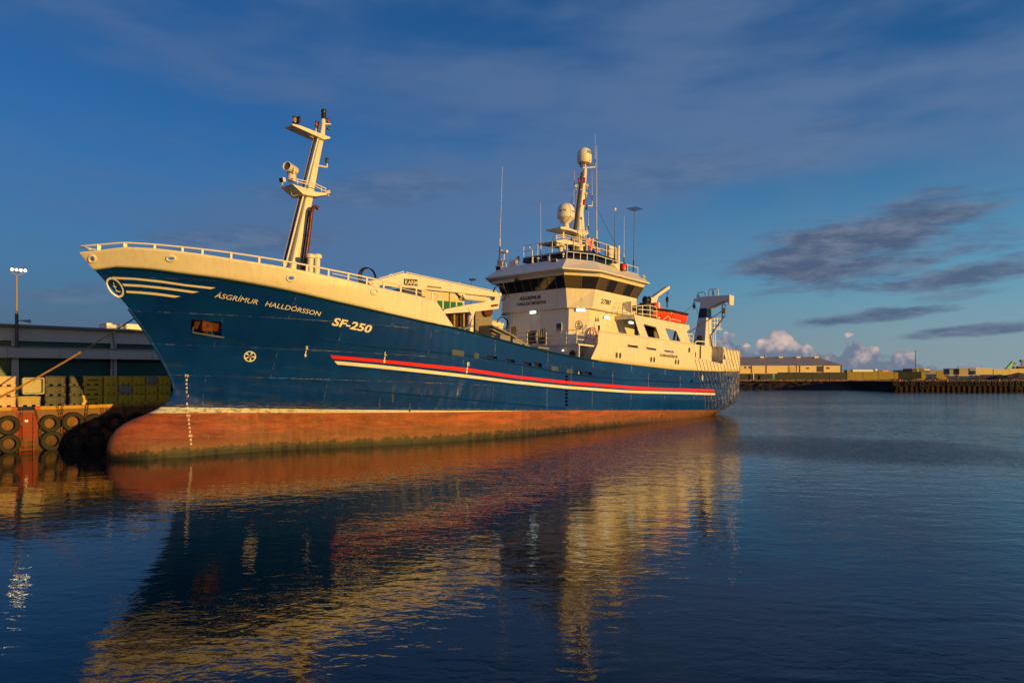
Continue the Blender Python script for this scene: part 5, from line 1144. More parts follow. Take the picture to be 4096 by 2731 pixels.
# life ring on the deckhouse side
c = T(2373, 1335, 4.75); lr = ship_thing('life_ring', c, 'orange life ring on the cream deckhouse wall by the stair', 'life ring')
mb = MB(c); R_ = .42; mb.tube([c+Vector((R_*math.cos(a), 0, R_*1.15*math.sin(a))) for a in (2*math.pi*i/28 for i in range(28))], .085, 10, closed=True); mb.build('ring_body', mat('ring_orange', (.72, .16, .05), .5), lr, smooth=True)
for k in range(4): a = math.pi/4+k*math.pi/2; mb = MB(c); mb.tube([c+Vector((R_*math.cos(q), 0, R_*1.15*math.sin(q))) for q in (a-.12, a, a+.12)], .092, 10); mb.build('ring_band', RAIL, lr)
# ensign
c = T(2345, 1000, 1.0); fl = ship_thing('flag', c, 'blue flag with a red and white cross flying behind the main mast', 'flag')
FB, FW, FR = mat('flag_blue', (.01, .09, .45), .8), mat('flag_white', (.8, .75, .7), .8), mat('flag_red', (.75, .03, .03), .8)
mb = MB(c); nx, ny = 25, 18; W_, Hh = 2.3, 1.35
Vv = [[mb.v(c+Vector((W_*i/nx*.82, .18*math.sin(i*.55+j*.1), Hh*(j/ny)-i/nx*.45))) for j in range(ny+1)] for i in range(nx+1)]
for i in range(nx):
    for j in range(ny):
        f = mb.bm.faces.new((Vv[i][j], Vv[i+1][j], Vv[i+1][j+1], Vv[i][j+1])); r = 8 <= i < 10 or 8 <= j < 10; w = 7 <= i < 11 or 7 <= j < 11; f.material_index = 2 if r else (1 if w else 0)
mb.build('cloth', [FB, FW, FR], fl, smooth=True); mb = MB(c); mb.cyl(c+Vector((0, 0, -1.0)), c+Vector((0, 0, 2.0)), .03); mb.build('flag_staff', RAIL, fl)

# ------------------------------------------------------------------ water
def water():
    m = bpy.data.materials.new('harbour_water'); m.use_nodes = True; nt = m.node_tree; N = nt.nodes; Lk = nt.links; b = N['Principled BSDF']
    b.inputs['Base Color'].default_value = (.0002, .0035, .010, 1); b.inputs['Roughness'].default_value = .03; b.inputs['IOR'].default_value = 1.46; b.inputs['Specular IOR Level'].default_value = .5
    tc = N.new('ShaderNodeTexCoord')
    def noise(scale, st, det, ro=.5, dist=0., rot=0.):
        mp = N.new('ShaderNodeMapping'); mp.inputs['Scale'].default_value = st; mp.inputs['Rotation'].default_value = (0, 0, rot); Lk.new(tc.outputs['Object'], mp.inputs[0])
        t = N.new('ShaderNodeTexNoise'); t.noise_dimensions = '2D'; t.inputs['Scale'].default_value = scale; t.inputs['Detail'].default_value = det; t.inputs['Roughness'].default_value = ro; t.inputs['Distortion'].default_value = dist
        Lk.new(mp.outputs[0], t.inputs[0]); return t.outputs[0]
    def mth(op, a, b_):
        q = N.new('ShaderNodeMath'); q.operation = op
        for i, v in enumerate((a, b_)):
            if isinstance(v, (int, float)): q.inputs[i].default_value = v
            else: Lk.new(v, q.inputs[i])
        return q.outputs[0]
    # calm in the lee of the quay, rougher out in the basin
    sp = N.new('ShaderNodeSeparateXYZ'); Lk.new(tc.outputs['Object'], sp.inputs[0])
    r = N.new('ShaderNodeMapRange'); r.interpolation_type = 'SMOOTHSTEP'; Lk.new(mth('ADD', sp.outputs[0], mth('MULTIPLY', sp.outputs[1], .22)), r.inputs[0])
    r.inputs[1].default_value = -6; r.inputs[2].default_value = 34; r.inputs[3].default_value = .22; r.inputs[4].default_value = 1.05
    gust = noise(.035, (1, 2.2, 1), 3); g = N.new('ShaderNodeMapRange'); Lk.new(gust, g.inputs[0]); g.inputs[1].default_value = .3; g.inputs[2].default_value = .7; g.inputs[3].default_value = .65; g.inputs[4].default_value = 1.3
    h = mth('ADD', mth('MULTIPLY', noise(.55, (1, 1.9, 1), 2, .5, .3, .5), .050), mth('MULTIPLY', noise(2.2, (1, 1.9, 1), 2, .5, .4, .35), .020))
    h = mth('ADD', h, mth('MULTIPLY', noise(7.5, (1, 1.8, 1), 2, .5, .2, .25), .0034))
    h = mth('MULTIPLY', mth('MULTIPLY', h, r.outputs[0]), g.outputs[0])
    # cat's-paw of wind off the stern
    ex = mth('DIVIDE', mth('ADD', mth('SUBTRACT', sp.outputs[0], 19), mth('MULTIPLY', mth('SUBTRACT', sp.outputs[1], 38), .25)), 9); ey = mth('DIVIDE', mth('SUBTRACT', sp.outputs[1], 38), 8)
    dd = mth('ADD', mth('ADD', mth('MULTIPLY', ex, ex), mth('MULTIPLY', ey, ey)), mth('MULTIPLY', noise(.25, (1, 1, 1), 3), 1.0))
    pm_ = N.new('ShaderNodeMapRange'); pm_.interpolation_type = 'SMOOTHSTEP'; Lk.new(dd, pm_.inputs[0]); pm_.inputs[1].default_value = 2.1; pm_.inputs[2].default_value = .5
    h = mth('ADD', h, mth('MULTIPLY', pm_.outputs[0], mth('MULTIPLY', noise(5, (1, 1.5, 1), 2), .038)))
    bp = N.new('ShaderNodeBump'); bp.inputs['Strength'].default_value = 1; bp.inputs['Distance'].default_value = 1.0; Lk.new(h, bp.inputs['Height']); Lk.new(bp.outputs[0], b.inputs['Normal'])
    mb = MB(flip=False); mb.face([(-9000, -9000, 0), (9000, -9000, 0), (9000, 9000, 0), (-9000, 9000, 0)]); o = mb.build('water', m); tag(o, 'dark blue rippled harbour water', None, kind='structure'); return o
water()

# ------------------------------------------------------------------ quay on the far side of the ship
QT, QZ = -7.35, 2.2
Gw = lambda s, t, z: B0+u*s+n*t+ZW*z
CONC = mat('quay_concrete', (.20, .12, .05), .85, var=.45, vscale=1.4, c2=(.22, .09, .04), bump=.02, bscale=5)
APRON = mat('apron_asphalt', (.075, .075, .08), .85, var=.3, vscale=.6)
def land():
    mb = MB(flip=False); pts = [Gw(-3000, QT-.02, QZ), Gw(74, QT-.02, QZ), Vector((40, 188, QZ)), Vector((96, 189, QZ)), Vector((600, 186, QZ)), Vector((9000, 600, QZ)), Vector((9000, 9000, QZ)), Vector((-9000, 9000, QZ)), Vector((-9000, -2000, QZ))]
    mb.face(pts); o = mb.build('ground', APRON, normals=False); tag(o, 'dark ground of the harbour behind the quays', None, kind='structure')
land()
fq = frame_quay()
def tide_stain(m, z0, z1, c):
    nt = m.node_tree; N = nt.nodes; Lk = nt.links; b = N['Principled BSDF']; src = b.inputs['Base Color'].links[0].from_socket
    tc = N.new('ShaderNodeTexCoord'); sp = N.new('ShaderNodeSeparateXYZ'); Lk.new(tc.outputs['Object'], sp.inputs[0])
    mp = N.new('ShaderNodeMapping'); mp.inputs['Scale'].default_value = (1.6, 1.6, .35); Lk.new(tc.outputs['Object'], mp.inputs[0])
    t = N.new('ShaderNodeTexNoise'); t.inputs['Scale'].default_value = 2; t.inputs['Detail'].default_value = 7; Lk.new(mp.outputs[0], t.inputs[0])
    a = N.new('ShaderNodeMath'); a.operation = 'MULTIPLY_ADD'; Lk.new(t.outputs[0], a.inputs[0]); a.inputs[1].default_value = -2.4; Lk.new(sp.outputs[2], a.inputs[2])
    r = N.new('ShaderNodeMapRange'); Lk.new(a.outputs[0], r.inputs[0]); r.inputs[1].default_value = z1-1.2; r.inputs[2].default_value = z0-1.2
    mx = N.new('ShaderNodeMix'); mx.data_type = 'RGBA'; Lk.new(r.outputs[0], mx.inputs[0]); Lk.new(src, mx.inputs[6]); mx.inputs[7].default_value = (*c, 1); Lk.new(mx.outputs[2], b.inputs['Base Color'])
tide_stain(CONC, .1, 1.5, (.05, .03, .012))
mb = MB(); mb.box((24, QT-.75, .4), (104, 1.5, 3.59)); o = mb.build('quay', CONC); o.matrix_world = fq; tag(o, 'stained concrete quay wall behind the bow', None, kind='structure')
YEL = mat('kerb_yellow', (.55, .30, .03), .7, var=.3, vscale=4, rust=.1)
KR = mat('kerb_red', (.50, .045, .008), .6, var=.2)
kerb = empty('quay_kerb', frame_quay((0, QT, QZ)), 'yellow steel kerb beam along the quay edge with red ends at the ladder', 'kerb')
def kq(s0_, s1_, name, m): mb = MB((0, QT, QZ)); mb.box(((s0_+s1_)/2, QT-.2, QZ+.10), (s1_-s0_, .36, .19)); mb.build(name, m, kerb, bevel=.02)
kq(-26, -1.17, 'kerb_beam', YEL); kq(-1.165, -.93, 'kerb_end', KR); kq(-.14, .1, 'kerb_end', KR); kq(.105, 70, 'kerb_beam', YEL)
# ladder in its red recess
ld = empty('quay_ladder', frame_quay((-.5, QT, 1)), 'red steel ladder against a red painted patch of quay wall between the tyres', 'ladder'); oo = (-.5, QT, 1)
mb = MB(oo); mb.box((-.52, QT+.02, 1.35), (.95, .03, 1.5)); mb.build('red_backing', mat('backing_red', (.27, .022, .006), .7, vscale=2.2, c2=(.12, .04, .015)), ld)
mb = MB(oo); 
for s in (-.86, -.24): mb.tube([(s, QT+.16, -.2), (s, QT+.16, 1.95), (s, QT+.02, 2.0)], .022, 6)
mb.build('ladder_rail', KR, ld)
for i in range(8): mb = MB(oo); mb.cyl((-.86, QT+.16, .1+i*.25), (-.24, QT+.16, .1+i*.25), .016, k=6); mb.build('rung', KR, ld)
mb = MB(oo); mb.box((-.55, QT+.06, 1.62), (.12, .08, .09)); mb.build('ladder_lamp', mat('ladder_lamp_lit', (1, .8, .5), .4, emit=(1, .7, .3), estr=2.), ld)
# tyres on chains
def make_tyre(R_=.53, w=.30):
    root = empty('tyre_fender', Matrix(), 'x', 'tyre'); prof = []
    mb = MB(flip=False); pr = [(.30, -.10), (.31, -.14), (.40, -.155), (.49, -.14), (.53, -.09), (.535, 0), (.53, .09), (.49, .14), (.40, .155), (.31, .14), (.30, .10), (.34, .06), (.34, -.06)]
    rings = []
    for i in range(33):
        a = 2*math.pi*i/32; rings.append([(r*math.cos(a), h, r*math.sin(a)) for r, h in pr])
    mb.loft(rings, cap=False); bmesh.ops.remove_doubles(mb.bm, verts=mb.bm.verts, dist=1e-5); mb.build('tread_casing', RUBBER, root, smooth=True)
    for sx in (-.2, .28):
        mb = MB(flip=False)
        for k in range(9):
            z = .95-.1*k; c = Vector((sx+.32*(1 if sx > 0 else -1), -.12, z)); mb.tube([c+Vector((.022*math.cos(a)*(k % 2), .022*math.cos(a)*((k+1) % 2), .06*math.sin(a))) for a in (2*math.pi*j/8 for j in range(8))], .013, 4, closed=True)
        mb.build('chain', RUSTY, root)
    return root
ty0 = make_tyre(); used = False
tl = [('upper left tyre at the picture edge, left of the red ladder', -1.36, 1.52), ('first upper tyre right of the red ladder', .55, 1.46), ('second upper tyre right of the red ladder', 1.62, 1.44), ('third upper tyre, half in the shadow of the bow', 2.66, 1.42), ('fourth upper tyre, dark in the shadow of the bow', 3.75, 1.42), ('fifth upper tyre, dark beside the bulbous bow', 4.9, 1.42),
      ('lower left tyre at the picture edge, left of the red ladder', -1.36, .48), ('first lower tyre right of the red ladder', .55, .47), ('second lower tyre right of the red ladder', 1.62, .45), ('third lower tyre, dark beside the bulbous bow', 2.68, .45)]
for i, (lab, s, z) in enumerate(tl):
    M = frame_quay((s+random.uniform(-.05, .05), QT+.20, z+random.uniform(-.09, .06))) @ Matrix.Rotation(random.uniform(-.09, .09), 4, 'X') @ Matrix.Rotation(random.uniform(-.12, .12), 4, 'Z') @ Matrix.Rotation(random.uniform(-.25, .25), 4, 'Y') @ Matrix.Scale(random.uniform(.92, 1.06), 4)
    if i == 0: ty0.matrix_world = M; ty0['label'] = lab; ty0['group'] = 'tyre fenders on the near quay'
    else: copy_tree(ty0, M, lab, 'tyre fenders on the near quay')

# ------------------------------------------------------------------ fish tubs
TUBM = {'grey': mat('tub_grey_shaded', (.032, .034, .044), .55, var=.3), 'yellow': mat('tub_yellow', (.86, .58, .04), .5, var=.2, vscale=2), 'tan': mat('tub_tan', (.60, .42, .25), .5, var=.15), 'mustard': mat('tub_mustard', (.42, .33, .12), .55, var=.2), 'pale': mat('tub_pale', (.42, .38, .26), .55, var=.2), 'lime': mat('tub_lime', (.72, .58, .04), .5, var=.15), 'green': mat('tub_green', (.02, .12, .05), .5)}  # grey darkened below the tubs' own tone, missing cast shade put in
def make_tub(kind, W=1.2, D=1.0, Ht=.60, text=None):
    root = empty('fish_tub', Matrix(), 'x', 'fish tub'); mb = MB(flip=False); z0 = .10
    def rr(w, d, z, r=.09):
        out = []
        for cx, cy, a0 in ((w/2-r, d/2-r, 0), (-w/2+r, d/2-r, 90), (-w/2+r, -d/2+r, 180), (w/2-r, -d/2+r, 270)):
            for k in range(4): a = math.radians(a0+30*k); out.append((cx+r*math.cos(a), cy+r*math.sin(a), z))
        return out
    mb.loft([rr(W*.93, D*.92, z0), rr(W*.985, D*.98, Ht-.10), rr(W*.985, D*.98, Ht-.09), rr(W, D, Ht-.07), rr(W, D, Ht-.015), rr(W*.9, D*.88, Ht-.015), rr(W*.85, D*.82, z0+.08)])
    mb.build('tub_body', TUBM[kind], root, smooth=True)
    for x in (-W*.36, 0, W*.36): mb = MB(flip=False); mb.loft([[(x-.10, -D*.46, 0), (x+.10, -D*.46, 0), (x+.10, D*.46, 0), (x-.10, D*.46, 0)], [(x-.13, -D*.46, z0+.01), (x+.13, -D*.46, z0+.01), (x+.13, D*.46, z0+.01), (x-.13, D*.46, z0+.01)]]); mb.build('foot', TUBM[kind], root)
    for x in (-W*.3, W*.3): mb = MB(flip=False); mb.loft([[(x-.07, -D*.485, .16), (x+.07, -D*.485, .16), (x+.05, -D*.499, Ht-.12), (x-.05, -D*.499, Ht-.12)], [(x-.07, -D*.52, .16), (x+.07, -D*.52, .16), (x+.05, -D*.51, Ht-.12), (x-.05, -D*.51, Ht-.12)]]); mb.build('stiffening_rib', TUBM[kind], root)
    if text:
        mb = MB(flip=False); put_text(mb, text, lambda x, y: Vector((-.28+.56*x, -D*.497-.012*1, .30+.09*y)), bold=.02); mb.build('stencil_lettering', BLACK, root)
    return root
TUBT = -12.1
colsz = [(-.6, 1.2, 'tan', 3), (1.98, 1.2, 'grey', 3), (3.15, .9, 'grey', 3), (4.0, 1.25, 'yellow', 3), (5.08, .86, 'yellow', 3), (5.95, .86, 'yellow', 3), (6.78, .84, 'yellow', 3), (7.58, .8, 'yellow', 3), (8.4, .84, 'yellow', 3)]
words = {'tan': 'pink-tan', 'grey': 'dark grey', 'yellow': 'yellow', 'pale': 'faded pale', 'lime': 'lemon yellow', 'mustard': 'mustard'}
tier = ['bottom', 'middle', 'top']; protos = {}
def tub(kind, W, text, p, lab, rot=0., tilt=None):
    key = (kind, W, text)
    M = frame_quay(p) @ Matrix.Rotation(rot, 4, 'Z')
    if tilt: M = M @ tilt
    if key not in protos:
        r = make_tub(kind, W, text=text); protos[key] = r; r.matrix_world = M; r['label'] = lab; r['group'] = 'fish tubs stacked on the quay'
    else: copy_tree(protos[key], M, lab, 'fish tubs stacked on the quay')
where = ['at the picture edge', 'left grey stack', 'right grey stack', 'leftmost yellow stack', 'second yellow stack', 'third yellow stack', 'fourth yellow stack', 'fifth yellow stack', 'last yellow stack beside the bow']
swap = {(4, 1): 'yellow', (5, 1): 'pale', (4, 0): 'lime', (5, 0): 'lime', (6, 1): 'lime', (7, 2): 'pale', (8, 1): 'lime'}
for ci, (s, W, kind, k) in enumerate(colsz):
    for t_ in range(k):
        kd = swap.get((ci, t_), kind); txt = 'UMBÚÐAMIÐLUN' if kind == 'yellow' and W > 1 else None
        tub(kd, W, txt, (s, TUBT-.5, QZ+.02+.61*t_), '%s tub, %s of the %s' % (words[kd], tier[t_], 'stack '+where[ci] if ci == 0 else where[ci]), random.uniform(-.03, .03))
# second rank behind, seen in the gaps
tub('mustard', 1.2, None, (.62, TUBT-.4, QZ+.02), 'mustard tub below the open tipped one, lit by the sun')
tub('pale', 1.1, None, (.75, TUBT-.15, QZ+.68+.55), 'open pale tub tipped on its side on the mustard one', 0, Matrix.Translation((0, 0, .02)) @ Matrix.Rotation(math.radians(90), 4, 'X'))
tub('grey', .9, None, (1.2, TUBT-1.6, QZ+.02), 'dark grey tub behind the tipped tub, bottom'); tub('grey', .9, None, (1.2, TUBT-1.6, QZ+.63), 'dark grey tub behind the tipped tub, upper')
for t_ in range(3): tub('grey', .9, None, (2.25, TUBT-1.8, QZ+.02+.61*t_), '%s dark grey tub of the rear stack seen between grey stacks' % tier[t_])
for t_ in range(3): tub('green', .84, None, (9.3, TUBT-.6, QZ+.02+.61*t_), 'green tub right against the bow, %s of three' % tier[t_])

# ------------------------------------------------------------------ warehouse behind the quay
WT = -24.0; wo = (5, WT, QZ); wh = empty('warehouse', frame_quay(wo), 'long grey-beige warehouse with dark green panels left of the bow', 'warehouse')
BEIGE = mat('warehouse_beige', (.52, .46, .36), .8, var=.15, vscale=.7, bump=.01); GREENP = mat('panel_green', (.008, .075, .055), .45, var=.15); GUT = mat('gutter_grey', (.16, .14, .12), .6)
mb = MB(wo); mb.box((8, WT-10.2, 4.95), (76, 20, 5.5)); mb.build('wall', GREENP, wh)
mb = MB(wo); mb.box((8, WT-.1, 7.12), (76, .3, 1.02)); mb.build('upper_fascia', BEIGE, wh)
mb = MB(wo); mb.box((8, WT-9.9, 7.72), (76.4, 20.6, .18)); mb.build('roof_edge', GUT, wh)
mb = MB(wo); mb.box((8, WT+.28, 5.70), (76, .8, .70)); mb.build('canopy_beam', BEIGE, wh)
mb = MB(wo); mb.box((8, WT+.28, 6.07), (76, .84, .04)); mb.box((8, WT+.02, 6.16), (76, .14, .08)); mb.build('beam_flashing', STEEL, wh)
for k in range(-4, 6):
    s = 2.3+6.56*k; mb = MB(wo); mb.box((s, WT+.12, 3.77), (.42, .24, 3.13)); mb.build('column', BEIGE, wh); mb = MB(wo); mb.box((s, WT+.07, 6.40), (.42, .1, .42)); mb.build('pilaster', BEIGE, wh)
    if k != 0: mb = MB(wo); mb.cyl((s-.12, WT+.75, 6.1), (s-.12, WT+.20, 7.6), .06); mb.cyl((s-.12, WT+.4, 2.3), (s-.12, WT+.4, 5.3), .06); mb.build('downpipe', GUT, wh)
mb = MB(wo); mb.box((10.6, WT-3, 8.1), (3.2, 2, .6)); mb.build('rooftop_unit', RAIL, wh)
for k in range(9): mb = MB(wo); mb.box((3.9+3.28*k-12, WT+.69, 5.70), (.02, .02, .69)); mb.build('panel_joint', GUT, wh)
# floodlight mast on the canopy
po = (2.33, WT+.5, 6.1); pm = empty('floodlight_mast', frame_quay(po), 'floodlight mast with lit lamps standing on the warehouse ledge', 'lamp post')
mb = MB(po); mb.cyl(po, (po[0], po[1], 8.6), .115); mb.cyl(po, (po[0], po[1], 6.2), .2); mb.build('pole_foot', mat('pole_shaded', (.07, .06, .06), .5), pm, smooth=True)  # lower length darker: the bow's shadow put into its colour
mb = MB(po); mb.cyl((po[0], po[1], 8.6), (po[0], po[1], 11.35), .07, .05); mb.tube([(po[0]-.33, po[1]+.1, 11.72), (po[0]-.25, po[1]+.05, 11.5), (po[0], po[1], 11.38), (po[0]+.3, po[1]+.05, 11.5), (po[0]+.45, po[1]+.1, 11.72)], .03, 6); mb.build('pole', mat('pole_lit', (.34, .25, .16), .6), pm, smooth=True)  # same pole above the shadow line, sunlit tone put into its colour
for k in range(4): mb = MB(po); c = Vector((po[0]-.33+.27*k, po[1]+.15, 11.75)); mb.box(c, (.25, .16, .14)); g = mb.build('lamp_head', GUT, pm); mb = MB(po); mb.lathe(c+Vector((0, .085, 0)), [(.085, 0), (.07, .02), (0, .03)], 12, (0, 1, -.1)); mb.build('lamp_lens', FLOOD, g)
mb = MB(po); mb.tube([(po[0], po[1], 8.05), (po[0]+.35, po[1], 8.1)], .03, 6); mb.loft([[(po[0]+.2, po[1]-.06, 8.05), (po[0]+.2, po[1]+.06, 8.05), (po[0]+.2, po[1]+.06, 8.12), (po[0]+.2, po[1]-.06, 8.12)], [(po[0]+.85, po[1]-.12, 7.95), (po[0]+.85, po[1]+.12, 7.95), (po[0]+.85, po[1]+.12, 8.2), (po[0]+.85, po[1]-.12, 8.2)]]); mb.build('side_lamp', STEEL, pm)
# cream block with green windows rising behind the fish crane
FT = -30.0; fa, fb = G(1687, 1180, FT), G(1857, 1180, FT); fz = G(1700, 1158, FT)[2]+.2; fo_ = (fa[0], FT, QZ)
fbk = empty('factory_block', frame_quay(fo_), 'sunlit cream block with a row of green windows behind the fish crane', 'building')
fm_, fz_ = mat('block_cream', (.74, .60, .36), .7, var=.05), fz
mb = MB(fo_); mb.box(((fa[0]+fb[0])/2, FT-6, (fz_+QZ)/2), (fb[0]-fa[0], 12, fz_-QZ)); mb.build('wall', fm_, fbk)
mb = MB(fo_); mb.box(((fa[0]+fb[0])/2, FT-6, fz_+.1), (fb[0]-fa[0]+.3, 12.3, .2)); mb.build('roof', GUT, fbk)
for x0, x1, y0, y1 in ((1722, 1741, 1199, 1235), (1750, 1769, 1201, 1236), (1776, 1797, 1203, 1239), (1803, 1823, 1206, 1238), (1830, 1850, 1208, 1238)):
    a, b_ = G(x0, y0, FT+.03), G(x1, y1, FT+.03); mb = MB(fo_); mb.box(((a[0]+b_[0])/2, FT+.03, (a[2]+G(x0, y1, FT+.03)[2])/2), (b_[0]-a[0], .06, a[2]-G(x0, y1, FT+.03)[2])); mb.build('window', mat('window_green', (.01, .17, .05), .35) if 'window_green' not in MATS else MATS['window_green'], fbk)
c = G(1886, 1235, -26); q = G(1886, 1122, -26); lm = empty('yard_lamp_mast', frame_quay((c[0], -26, QZ)), 'thin unlit yard lamp mast rising behind the crane boom', 'lamp post')
mb = MB((c[0], -26, QZ)); mb.cyl((c[0], -26, QZ), (c[0], -26, q[2]), .14, .08); mb.build('pole', GUT, lm); mb = MB((c[0], -26, QZ)); [mb.box((c[0]+.35*k, -26, q[2]+.1+.05*k), (.5, .35, .2)) for k in (0, 1)]; mb.build('lamp_head', BLACK, lm)
# mooring line
a = P0+XA*0; st_ = T(548, 1266, -.8); a = P0+XA*(st_[0]-30)+n*st_[1]+ZA*st_[2]
qq = G(-60, 1620, -8.0); b_ = Gw(qq[0], -8.0, qq[2]-.0); k1 = .36
mb = MB(flip=False)
def rp(x): return lerp(a, b_, x)-ZW*(.16*math.sin(math.pi*x))
mr = bpy.data.objects.new('mooring_rope', None); mb.tube([rp(x) for x in np.linspace(0, k1, 12)], .035, 8); o = mb.build('dark_length', ROPED, None)
col.objects.link(mr); tag(mr, 'frayed orange mooring rope running from the bow down to the quay', 'rope'); o.parent = mr
mb = MB(flip=False)
for k in range(3):
    pts = []
    for x in np.linspace(k1, 1, 160):
        r = .026+.03*max(x-.6, 0); w = x*260+k*2.1; pts.append(rp(x)+Vector((r*math.cos(w), r*math.sin(w)*.7, r*math.sin(w))))
    mb.tube(pts, [.03+.035*max(x-.62, 0)*(1+.4*math.sin(x*170+k)) for x in np.linspace(k1, 1, 160)], 5)
mb.build('orange_length', ROPE, mr)
mb = MB(flip=False)
for i in range(34):
    x = random.choice((.50, .52, .66, .67, .74, .76, .83, .86, .9, .93, .95))+random.uniform(-.008, .008); p = rp(x); q = p+Vector((random.uniform(-.05, .05), 0, -random.uniform(.05, .22))); mb.tube([p, q], [.012, .004], 4)
mb.build('frayed_strand', ROPE, mr)

g = empty('bollard', Matrix.Translation(b_-ZW*.12), 'mooring bollard on the near quay holding the orange rope, outside the left edge', 'bollard')
mb = MB(b_, flip=False); mb.lathe(b_-ZW*.1, [(.3, 0), (.24, .06), (.17, .1), (.16, .38), (.28, .46), (.28, .54), (.1, .6)], 18); mb.build('bollard_body', RUSTY, g, smooth=True)

# ------------------------------------------------------------------ far shore
ROCK = mat('dark_rock', (.040, .032, .026), .9, spec=.1, var=.5, vscale=1.5)
def embank():
    mb = MB(flip=False); rnd_ = random.Random(3); xs = np.arange(36, 330, 1.1); rows = 9; V = []
    for i, x in enumerate(xs):
        V.append([mb.v((x+rnd_.uniform(-.5, .5), 183.0+7.5*j/(rows-1)+rnd_.uniform(-.4, .4), (-.3+2.75*j/(rows-1)+rnd_.uniform(-.32, .32)) if j < rows-1 else 2.22)) for j in range(rows)])
    for i in range(len(xs)-1):
        for j in range(rows-1): mb.bm.faces.new((V[i][j], V[i+1][j], V[i+1][j+1], V[i][j+1]))
    o = mb.build('embankment', ROCK); tag(o, 'dark rock embankment along the far shore', None, kind='structure')
embank()
def tufts():
    mb = MB(flip=False); r = random.Random(5)
    for i in range(2600):
        x = r.uniform(60, 190) if r.random() < .8 else r.uniform(60, 340); y = 188.5+r.random()*r.random()*16; h = r.uniform(.12, .42)*(1.8 if r.random() < .05 else 1); a = r.uniform(-.3, .3); w = .07
        mb.face([(x-w, y, 2.15), (x+w, y+.05, 2.15), (x+a*h, y, 2.2+h)])
    o = mb.build('dry_grass', mat('dry_grass', (.42, .24, .10), .9, var=.4)); tag(o, 'dry golden grass along the top of the embankment', None, kind='stuff')
tufts()
EARTH = mat('brown_earth', (.11, .075, .05), .95, var=.4, vscale=.3)
mb = MB(flip=False); mb.face([(30, 190.4, 2.215), (700, 186.6, 2.215), (700, 330, 2.215), (30, 330, 2.215)]); o = mb.build('gravel_yard', EARTH); tag(o, 'brown gravel yard behind the far shore', None, kind='structure')
def mound(cx, cy, rx, ry, h, seed, name, label, m, cat='earth pile', rough=.12, nn=22, group=None):
    r = random.Random(seed); o_ = (cx, cy, 2.2); mb = MB(o_, flip=False); rings = []
    for j in range(8):
        q = j/7; rings.append([(cx+rx*(1-q)**.9*math.cos(a)*(1+r.uniform(-rough, rough)), cy+ry*(1-q)**.9*math.sin(a)*(1+r.uniform(-rough, rough)), 2.15+h*q**.9+r.uniform(-rough, rough)*h*.5*(0 < j < 8)) for a in (2*math.pi*k/nn for k in range(nn))])
    mb.loft(rings); o = mb.build(name, m); o.location = o_; tag(o, label, cat, group); return o
D = 215.
def X(px, d): return (px-CX)/F*d
def Zh(py, d): return H+(YH-py)/F*d
mound(X(3732, 200), 200, 3.0, 2, 1.2, 11, 'rubble_pile', 'pile of broken rubble in front of the olive fence gap', mat('rubble', (.20, .13, .08), .95, var=.5, vscale=2), 'rubble pile', .32, 30)
mound(X(3985, 205), 205, 5, 4, 1.4, 12, 'earth_pile', 'dark earth pile left of the green boom', ROCK); mound(X(4075, 222), 222, 9, 5, 2.4, 13, 'earth_pile', 'tall brown earth pile at the right picture edge', EARTH); mound(X(3940, 225), 225, 7, 3, 1.3, 14, 'earth_pile', 'low brown earth pile in front of the long cream container', EARTH); mound(X(3600, 203), 203, 11, 4, .55, 15, 'earth_pile', 'low dark earth bank before the olive fence', ROCK)
mound(X(3850, 200), 200, 14, 4, .5, 16, 'earth_pile', 'low dark earth bank before the pale container', ROCK)
def wthing(name, label, cat, px, d, group=None): return empty(name, Matrix.Translation((X(px, d), d, QZ)), label, cat, group)
def wbox(root, name, px0, px1, py0, py1, d, dep, m, dy=0., base=False):
    o = root.location; mb = MB(o, flip=False); z0, z1 = (QZ if base else Zh(py1, d)), Zh(py0, d); x0, x1 = X(px0, d), X(px1, d)
    mb.box(((x0+x1)/2, d+dep/2+dy, (z0+z1)/2), (x1-x0, dep, z1-z0)); return mb.build(name, m, root)
# big cream warehouse
dW = 262.; fw = wthing('far_warehouse', 'long cream warehouse with a grey hipped roof across the harbour', 'warehouse', 3200, dW); o = fw.location
CREAM = mat('far_cream', (.74, .58, .34), .75, var=.05, vscale=.1); GROOF = mat('far_roof_grey', (.33, .28, .25), .55, var=.12, vscale=.2); TANP = mat('far_tan', (.60, .44, .22), .7)
x0, x1, ze, zr_ = X(2700, dW), X(3366, dW), Zh(1461, dW), Zh(1431, dW)+.3
mb = MB(o, flip=False); mb.box(((x0+x1)/2, dW+12, (QZ+ze)/2), (x1-x0, 24, ze-QZ)); mb.build('wall', CREAM, fw)
rx = X(3264, dW)*(dW+12)/dW; mb = MB(o, flip=False); mb.loft([[(x0-.3, dW-.6, ze), (x1+.4, dW-.6, ze), (x1+.4, dW+24.6, ze), (x0-.3, dW+24.6, ze)], [(x0-.3, dW+11.9, zr_+.35), (rx, dW+11.9, zr_+.35), (rx, dW+12.1, zr_+.35), (x0-.3, dW+12.1, zr_+.35)]]); roof_ = mb.build('roof', GROOF, fw)
for px in (3045, 3120, 3190, 3262): mb = MB(o, flip=False); q = .90; mb.box((X(px, dW)*1.04, dW+11.9*q-.6, lerp(ze, zr_+.35, q)+.18), (1.5, 1.1, .5)); mb.build('roof_light', RAIL, roof_)
mb = MB(o, flip=False); c = Vector((X(3061, dW+12), dW+12, zr_)); mb.cyl(c, c+Vector((0, 0, .8)), .35); mb.cyl(c+Vector((0, 0, .5)), c+Vector((0, 0, .8)), .5); mb.build('chimney', STEEL, roof_)
